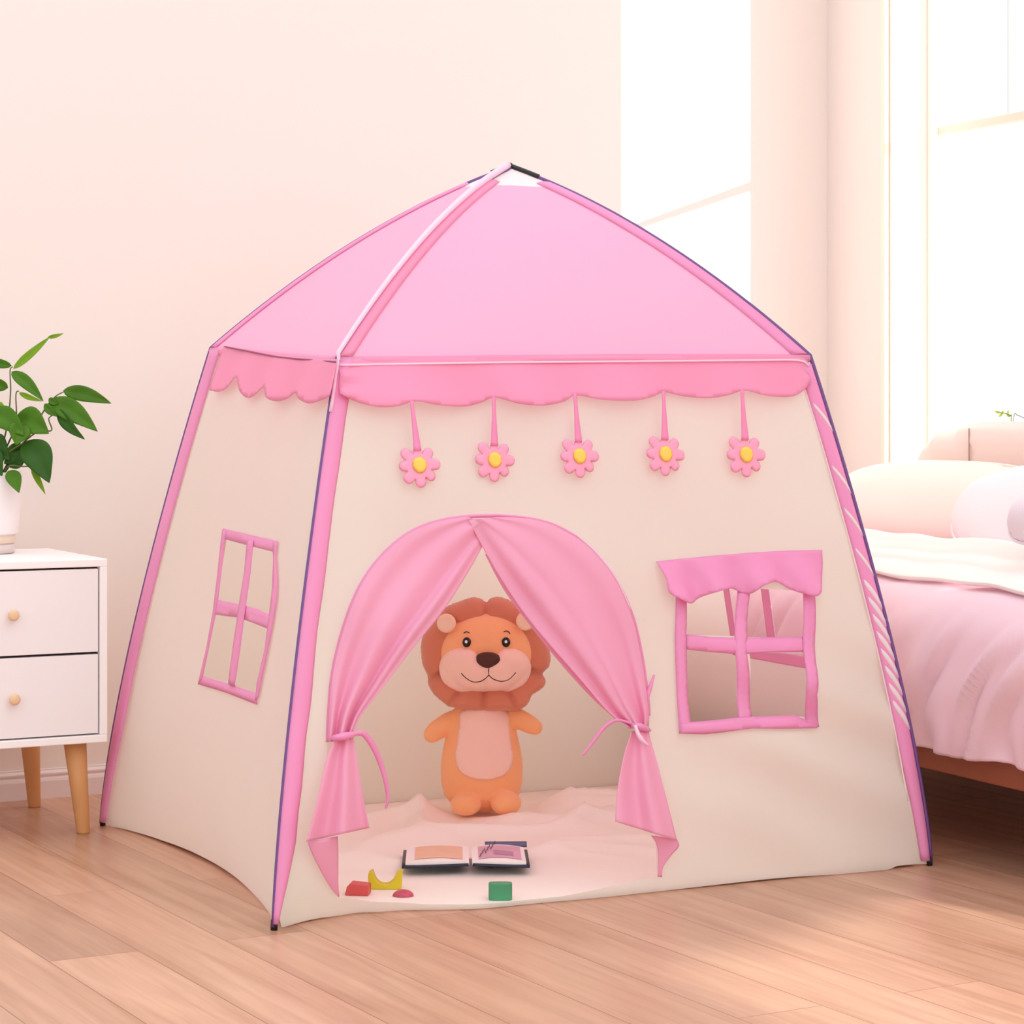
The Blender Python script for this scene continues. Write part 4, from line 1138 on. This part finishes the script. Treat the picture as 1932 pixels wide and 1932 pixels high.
LEAVES = [
    ((25, 696), (96, 634), 17, 0, 0.03, 1, 0.3, 0.3, 0.05, 1), ((90, 637), (120, 629), 8, 0.03, 0.04, 1, 0, 0.2, 0.1, 1),
    ((22, 690), (-45, 684), 19, 0, 0.02, 0, 0, 0.25, 0.06, 1), ((15, 732), (-40, 706), 26, 0, -0.02, 0, 0, 0.25, 0.06, -1),
    ((22, 701), (82, 757), 26, 0, -0.03, 0, 0.2, 0.25, 0.08, -1), ((36, 741), (80, 757), 11, -0.03, -0.04, 1, 0, 0.2, 0.06, 1),
    ((119, 737), (210, 761), 31, -0.01, 0.0, 0, 0.1, 0.18, 0.06, -1), ((93, 755), (184, 814), 44, -0.02, -0.05, 0, 0.2, 0.22, 0.08, -1),
    ((108, 772), (160, 829), 25, -0.03, -0.06, 2, -0.2, 0.2, 0.08, 1), ((84, 762), (108, 786), 16, -0.03, -0.04, 0, 0, 0.2, 0.05, 1),
    ((92, 752), (110, 762), 14, -0.025, -0.03, 0, 0, 0.2, 0.05, 1),
    ((28, 788), (92, 818), 56, -0.05, -0.07, 0, 0.1, 0.2, 0.10, -1), ((48, 800), (30, 840), 44, -0.07, -0.09, 0, 0.3, 0.2, 0.08, 1), ((-20, 775), (46, 822), 46, -0.06, -0.085, 0, 0.2, 0.2, 0.08, -1),
    ((48, 832), (93, 911), 60, -0.06, -0.10, 2, 0.1, 0.22, 0.10, -1), ((50, 842), (8, 876), 38, -0.04, -0.05, 2, 0.4, 0.25, 0.08, 1),
    ((12, 878), (50, 846), 34, -0.045, -0.05, 2, 0, 0.2, 0.06, 1),
    ((16, 888), (36, 930), 30, -0.065, -0.09, 0, 0.1, 0.22, 0.08, -1), ((60, 880), (86, 933), 13, -0.06, -0.08, 1, 0.5, 0.3, 0.05, 1),
    ((-5, 760), (12, 784), 22, -0.03, -0.05, 1, 0, 0.2, 0.05, 1), ((-10, 820), (18, 868), 40, -0.03, -0.06, 2, 0, 0.2, 0.08, 1), ((-30, 850), (4, 898), 44, -0.04, -0.07, 2, 0, 0.2, 0.08, -1),
    ((-30, 700), (-90, 740), 44, 0, 0, 0, 0, 0.2, 0.08, 1), ((-30, 790), (-105, 830), 60, -0.02, -0.05, 0, 0, 0.2, 0.08, 1), ((-30, 860), (-95, 905), 54, -0.02, -0.06, 2, 0, 0.2, 0.08, 1), ((-28, 720), (-60, 650), 34, 0, 0.02, 1, 0, 0.2, 0.08, 1)]
for L_ in LEAVES: leaf(*L_)

# ------------------------------------------------------------------ the bed under the window
M_wood = mat('cherry_wood', '#9a5233', 0.5, vary=0.14, scale=9)
M_uph = mat('blush_upholstery', '#f0ddd6', 0.85, vary=0.02, scale=8, bump=0.15, bscale=400, spec=0.15)
M_matt = mat('mattress_ticking', '#f3ebe8', 0.8, vary=0.02)
M_duv = mat('pink_duvet', '#f3d2de', 0.8, vary=0.03, scale=5, spec=0.15, sheen=0.2)
M_quilt = mat('white_quilt', '#fbf6f1', 0.85, vary=0.015, spec=0.1)
M_pil1 = mat('ivory_pillow', '#faeee4', 0.85, vary=0.02, spec=0.1)
M_pil2 = mat('white_pillow', '#f7eff3', 0.85, vary=0.02, spec=0.1)
M_pil3 = mat('lilac_pillow', '#efe6ee', 0.85, vary=0.02, spec=0.1)
BX0, BX1, BY0, BY1 = 1.455, 2.185, -0.50, 1.50
bed = empty('bed', ((BX0 + BX1) / 2, (BY0 + BY1) / 2, 0))
prop(bed, 'low wooden bed with a blush upholstered headboard under the window', 'bed')
RZ0, RZ1 = 0.168, 0.232
b = MB()
b.box((BX0, BY0, RZ0), (BX0 + 0.03, BY1, RZ1)).box((BX1 - 0.09, BY0, RZ0), (BX1 - 0.06, BY1, RZ1)).box((BX0 + 0.03, BY0, RZ0), (BX1 - 0.09, BY0 + 0.03, RZ1)).box((BX0 + 0.03, BY1 - 0.03, RZ0), (BX1 - 0.09, BY1, RZ1))
b.build('bed_rail', M_wood, bed, smooth=False, bevel=0.004)
MB().box((BX0 + 0.03, BY0 + 0.03, RZ0 + 0.01), (BX1 - 0.09, BY1 - 0.03, RZ0 + 0.03)).build('slat_base', M_wood, bed, smooth=False)
for x_, y_ in ((BX0 + 0.12, BY0 + 0.10), (BX0 + 0.12, BY1 - 0.12), (BX1 - 0.16, BY0 + 0.10), (BX1 - 0.16, BY1 - 0.12)):
    MB().box((x_, y_, 0.0), (x_ + 0.05, y_ + 0.05, RZ0)).build('leg', M_wood, bed, smooth=False, bevel=0.003)
MB().box((BX0 + 0.02, BY0 + 0.02, RZ0 + 0.03), (BX1 - 0.09, BY1 - 0.02, 0.43)).build('mattress', M_matt, bed, smooth=False, bevel=0.03)
# headboard: a padded panel whose outline steps up towards its middle
HX = 2.135
hb_px = [(1700, 900), (1718, 866), (1735, 838), (1748, 815), (1765, 812), (1790, 808), (1812, 800), (1835, 796), (1870, 795), (1935, 796)]
hb = [(lambda P: (P.y, P.z))(on_x(a, c_, HX - 0.03)) for a, c_ in c2(hb_px, 4)]
yend = hb[-1][0]
hb = [(hb[0][0] + 0.03, 0.20)] + hb + [(yend - 0.35, hb[-1][1]), (yend - 0.47, hb[-1][1] - 0.012), (yend - 0.62, hb[-1][1] - 0.02), (yend - 0.80, 0.62), (yend - 0.82, 0.20)]
V, F = puff(hb, 0.03, 0.034, 0.5, 0.035)
yseam = on_x(1828, 840, HX - 0.034).y
VV = []
for v in V:
    y_ = v.y
    if y_ < 0: y_ += 0.012 * math.exp(-((v.x - yseam) / 0.007) ** 2) * (1 if v.z < 0.845 else 0) + 0.012 * math.exp(-((v.x - (yseam - 0.40)) / 0.007) ** 2)
    VV.append((HX + y_, v.x, v.z))
hbo = obj('headboard', VV, F, M_uph, bed, smooth=True)
MB().tube([(HX - 0.0335, yseam, z_) for z_ in np.linspace(0.45, on_x(1828, 808, HX - 0.034).z, 12)], 0.0022, 6).build('seam', mat('seam_brown', '#b59a92', 0.8), hbo)

# duvet: falls over the open side of the bed
def duv(u, v):
    y = BY0 + 0.02 + (BY1 - 0.10 - BY0) * v
    P = [(1.432, 0.218), (1.418, 0.30), (1.410, 0.40), (1.418, 0.470), (1.450, 0.515), (1.51, 0.535), (1.60, 0.552), (1.74, 0.562), (1.88, 0.560), (1.98, 0.54)]
    k = u * (len(P) - 1); i = min(int(k), len(P) - 2); f_ = k - i
    a, b_, c_, d_ = P[max(i-1,0)], P[i], P[i+1], P[min(i+2, len(P)-1)]
    def h(p0, p1, p2, p3): return 0.5 * (2*p1 + (p2-p0)*f_ + (2*p0-5*p1+4*p2-p3)*f_*f_ + (3*p1-p0-3*p2+p3)*f_**3)
    x = h(a[0], b_[0], c_[0], d_[0]); z = h(a[1], b_[1], c_[1], d_[1])
    fall = max(0.0, 1 - u / 0.42)
    w_ = nz(y * 1.0 + z * 0.8, z * 0.7, 1.0, 7.0)
    x -= 0.004 + (0.012 + 0.009 * math.sin((y + 0.75 * z) * 40 + 4 * w_) + 0.006 * math.sin((y + 0.5 * z) * 93 + 6 * w_) + 0.010 * w_) * min(1, fall * 1.6)
    z += (1 - fall) * (0.010 * nz(x, y, 3, 6)) + (0.012 * nz(y, 2, 7, 4) + 0.006 * math.sin(y * 23)) * max(0, fall - 0.4)
    return Vector((x, y, z))
V, F = grid(70, 170, duv)
prop(obj('duvet', V, F, M_duv, None, solid=0.012), 'pink duvet hanging over the open side of the bed', 'duvet')
# white quilt folded back over the top of the duvet, in two long folds
def quilt(u, v):
    y = BY0 + 0.03 + (BY1 - 0.14 - BY0) * v
    e0 = on_q(y)
    x = e0 + (1.672 - e0) * u
    base = duv(min(1.0, 0.44 + 0.56 * (x - 1.45) / 0.53), v).z
    s1_ = 0.36 + 0.10 * math.sin(y * 3.1 + 1.0); s2_ = 0.66 + 0.08 * math.sin(y * 2.3 + 2.2)
    st_ = lambda c_: 1 / (1 + math.exp(-(u - c_) / 0.012))
    z = base + 0.026 + 0.010 * math.sin(PI * min(1, u)) ** 0.6 + 0.012 * st_(s1_) + 0.010 * st_(s2_) + 0.022 * math.exp(-((u - 0.86) / 0.12) ** 2) + 0.004 * nz(x * 2, y, 6, 7) * min(1, u * 5)
    return Vector((x, y, z))
def on_q(y): return 1.478 + 0.030 * math.sin(y * 2.2 + 0.6) + 0.012 * nz(y, 0, 0, 5)
V, F = grid(90, 120, quilt)
prop(obj('quilt', V, F, M_quilt, None, solid=0.010), 'white quilt folded back across the top of the pink duvet', 'quilt')

def pillow(c, hx, hy, hz, rot, m, lab, e_=0.55):
    """a stuffed rectangle hx by hy, hz thick at the middle"""
    o_l = []
    for a in np.linspace(0, 2 * PI, 64, endpoint=False):
        ca, sa = math.cos(a), math.sin(a)
        o_l.append((hx * math.copysign(abs(ca) ** e_, ca), hy * math.copysign(abs(sa) ** e_, sa)))
    V, F = puff(o_l, 0.018, hz, 0.62, min(hx, hy))
    M = Matrix.Translation(Vector(c)) @ rot
    VV = [M @ Vector((v.x, v.y * (1 + 0.12 * nz(v.x, v.z, hz, 7)), v.z)) for v in V]
    o = obj('pillow', VV, F, m, None, subsurf=1)
    k = len(V)
    pp = MB().tube([M @ Vector((a, 0, b_)) for a, b_ in o_l], 0.003, 8, closed=True).build('piping', m, o)
    pp.location = (0, 0, 0)
    for v in pp.data.vertices: pass
    return prop(o, lab, 'pillow', 'pillows on the bed')
# pillows lean on the headboard: local x along the bed, local z up the slope
def lean(deg, yaw=0.0): return Matrix.Rotation(R(-90 + yaw), 4, 'Z') @ Matrix.Rotation(R(deg), 4, 'X')
pillow((1.995, 0.86, 0.688), 0.42, 0.108, 0.060, lean(-32), M_pil1, 'long ivory pillow leaning on the headboard, partly behind the tent pole', 0.7)
pillow((1.795, 0.20, 0.690), 0.27, 0.135, 0.068, lean(-48, 0), M_pil2, 'white pillow in front of the ivory one', 0.85)
pillow((1.590, -0.078, 0.688), 0.10, 0.060, 0.045, lean(-30), M_pil3, 'small lilac grey cushion at the right edge of the picture', 0.8)

# ------------------------------------------------------------------ sprig in a pot on the window ledge behind the headboard
SP = on_x(1900, 784, XW + 0.012)
MB_ = MB().box((XW - 0.022, WY0 - 0.03, WZ0 - 0.02), (XW + 0.03, WY1 + 0.0, WZ0)).build('trim_3', M_trim, smooth=False, bevel=0.003)
prop(MB_, 'white window ledge behind the headboard', 'trim', kind='structure')
spr = empty('window_sprig', (SP.x, SP.y, WZ0)); prop(spr, 'small yellow green sprig standing on the window ledge', 'plant')
MB().lathe([(0.016, 0.0005), (0.020, 0.06), (0.021, 0.10), (0.018, 0.10)], (SP.x, SP.y, WZ0), 20).build('pot', M_pot, spr)
def sp3(px, py): return on_x(px, py, SP.x)
MB().tube(cr([Vector((SP.x, SP.y, WZ0 + 0.09)), sp3(1908, 795), sp3(1906, 785), sp3(1901, 781), sp3(1885, 778)], 5), 0.0012, 6).build('stem', M_stem, spr)
MB().tube(cr([Vector((SP.x, SP.y, WZ0 + 0.09)), sp3(1912, 792), sp3(1920, 784), sp3(1932, 789)], 5), 0.0010, 6).build('stem', M_stem, spr)
M_sl = mat('sprig_leaf', '#b7c733', 0.5, trans=0.3, vary=0.2, scale=60)
for a, c_ in (((1889, 779), (1876, 776)), ((1893, 780), (1884, 786)), ((1898, 781), (1906, 787)), ((1901, 781), (1903, 774)), ((1895, 780), (1890, 775))):
    A_ = sp3(*a); T_ = sp3(*c_); ax = T_ - A_; s_ = ax.cross(Vector((1, 0, 0))).normalized() * 0.0035
    V = []; F = []
    for i in range(7):
        t = i / 6; w_ = math.sin(PI * max(0.03, min(0.97, t)))
        V += [A_ + ax * t - s_ * w_, A_ + ax * t + Vector((-0.002 * w_, 0, 0)), A_ + ax * t + s_ * w_]
    for i in range(6):
        for k in range(2): F.append((i*3+k, i*3+k+1, i*3+k+4, i*3+k+3))
    obj('leaf', V, F, M_sl, spr, solid=0.0006)
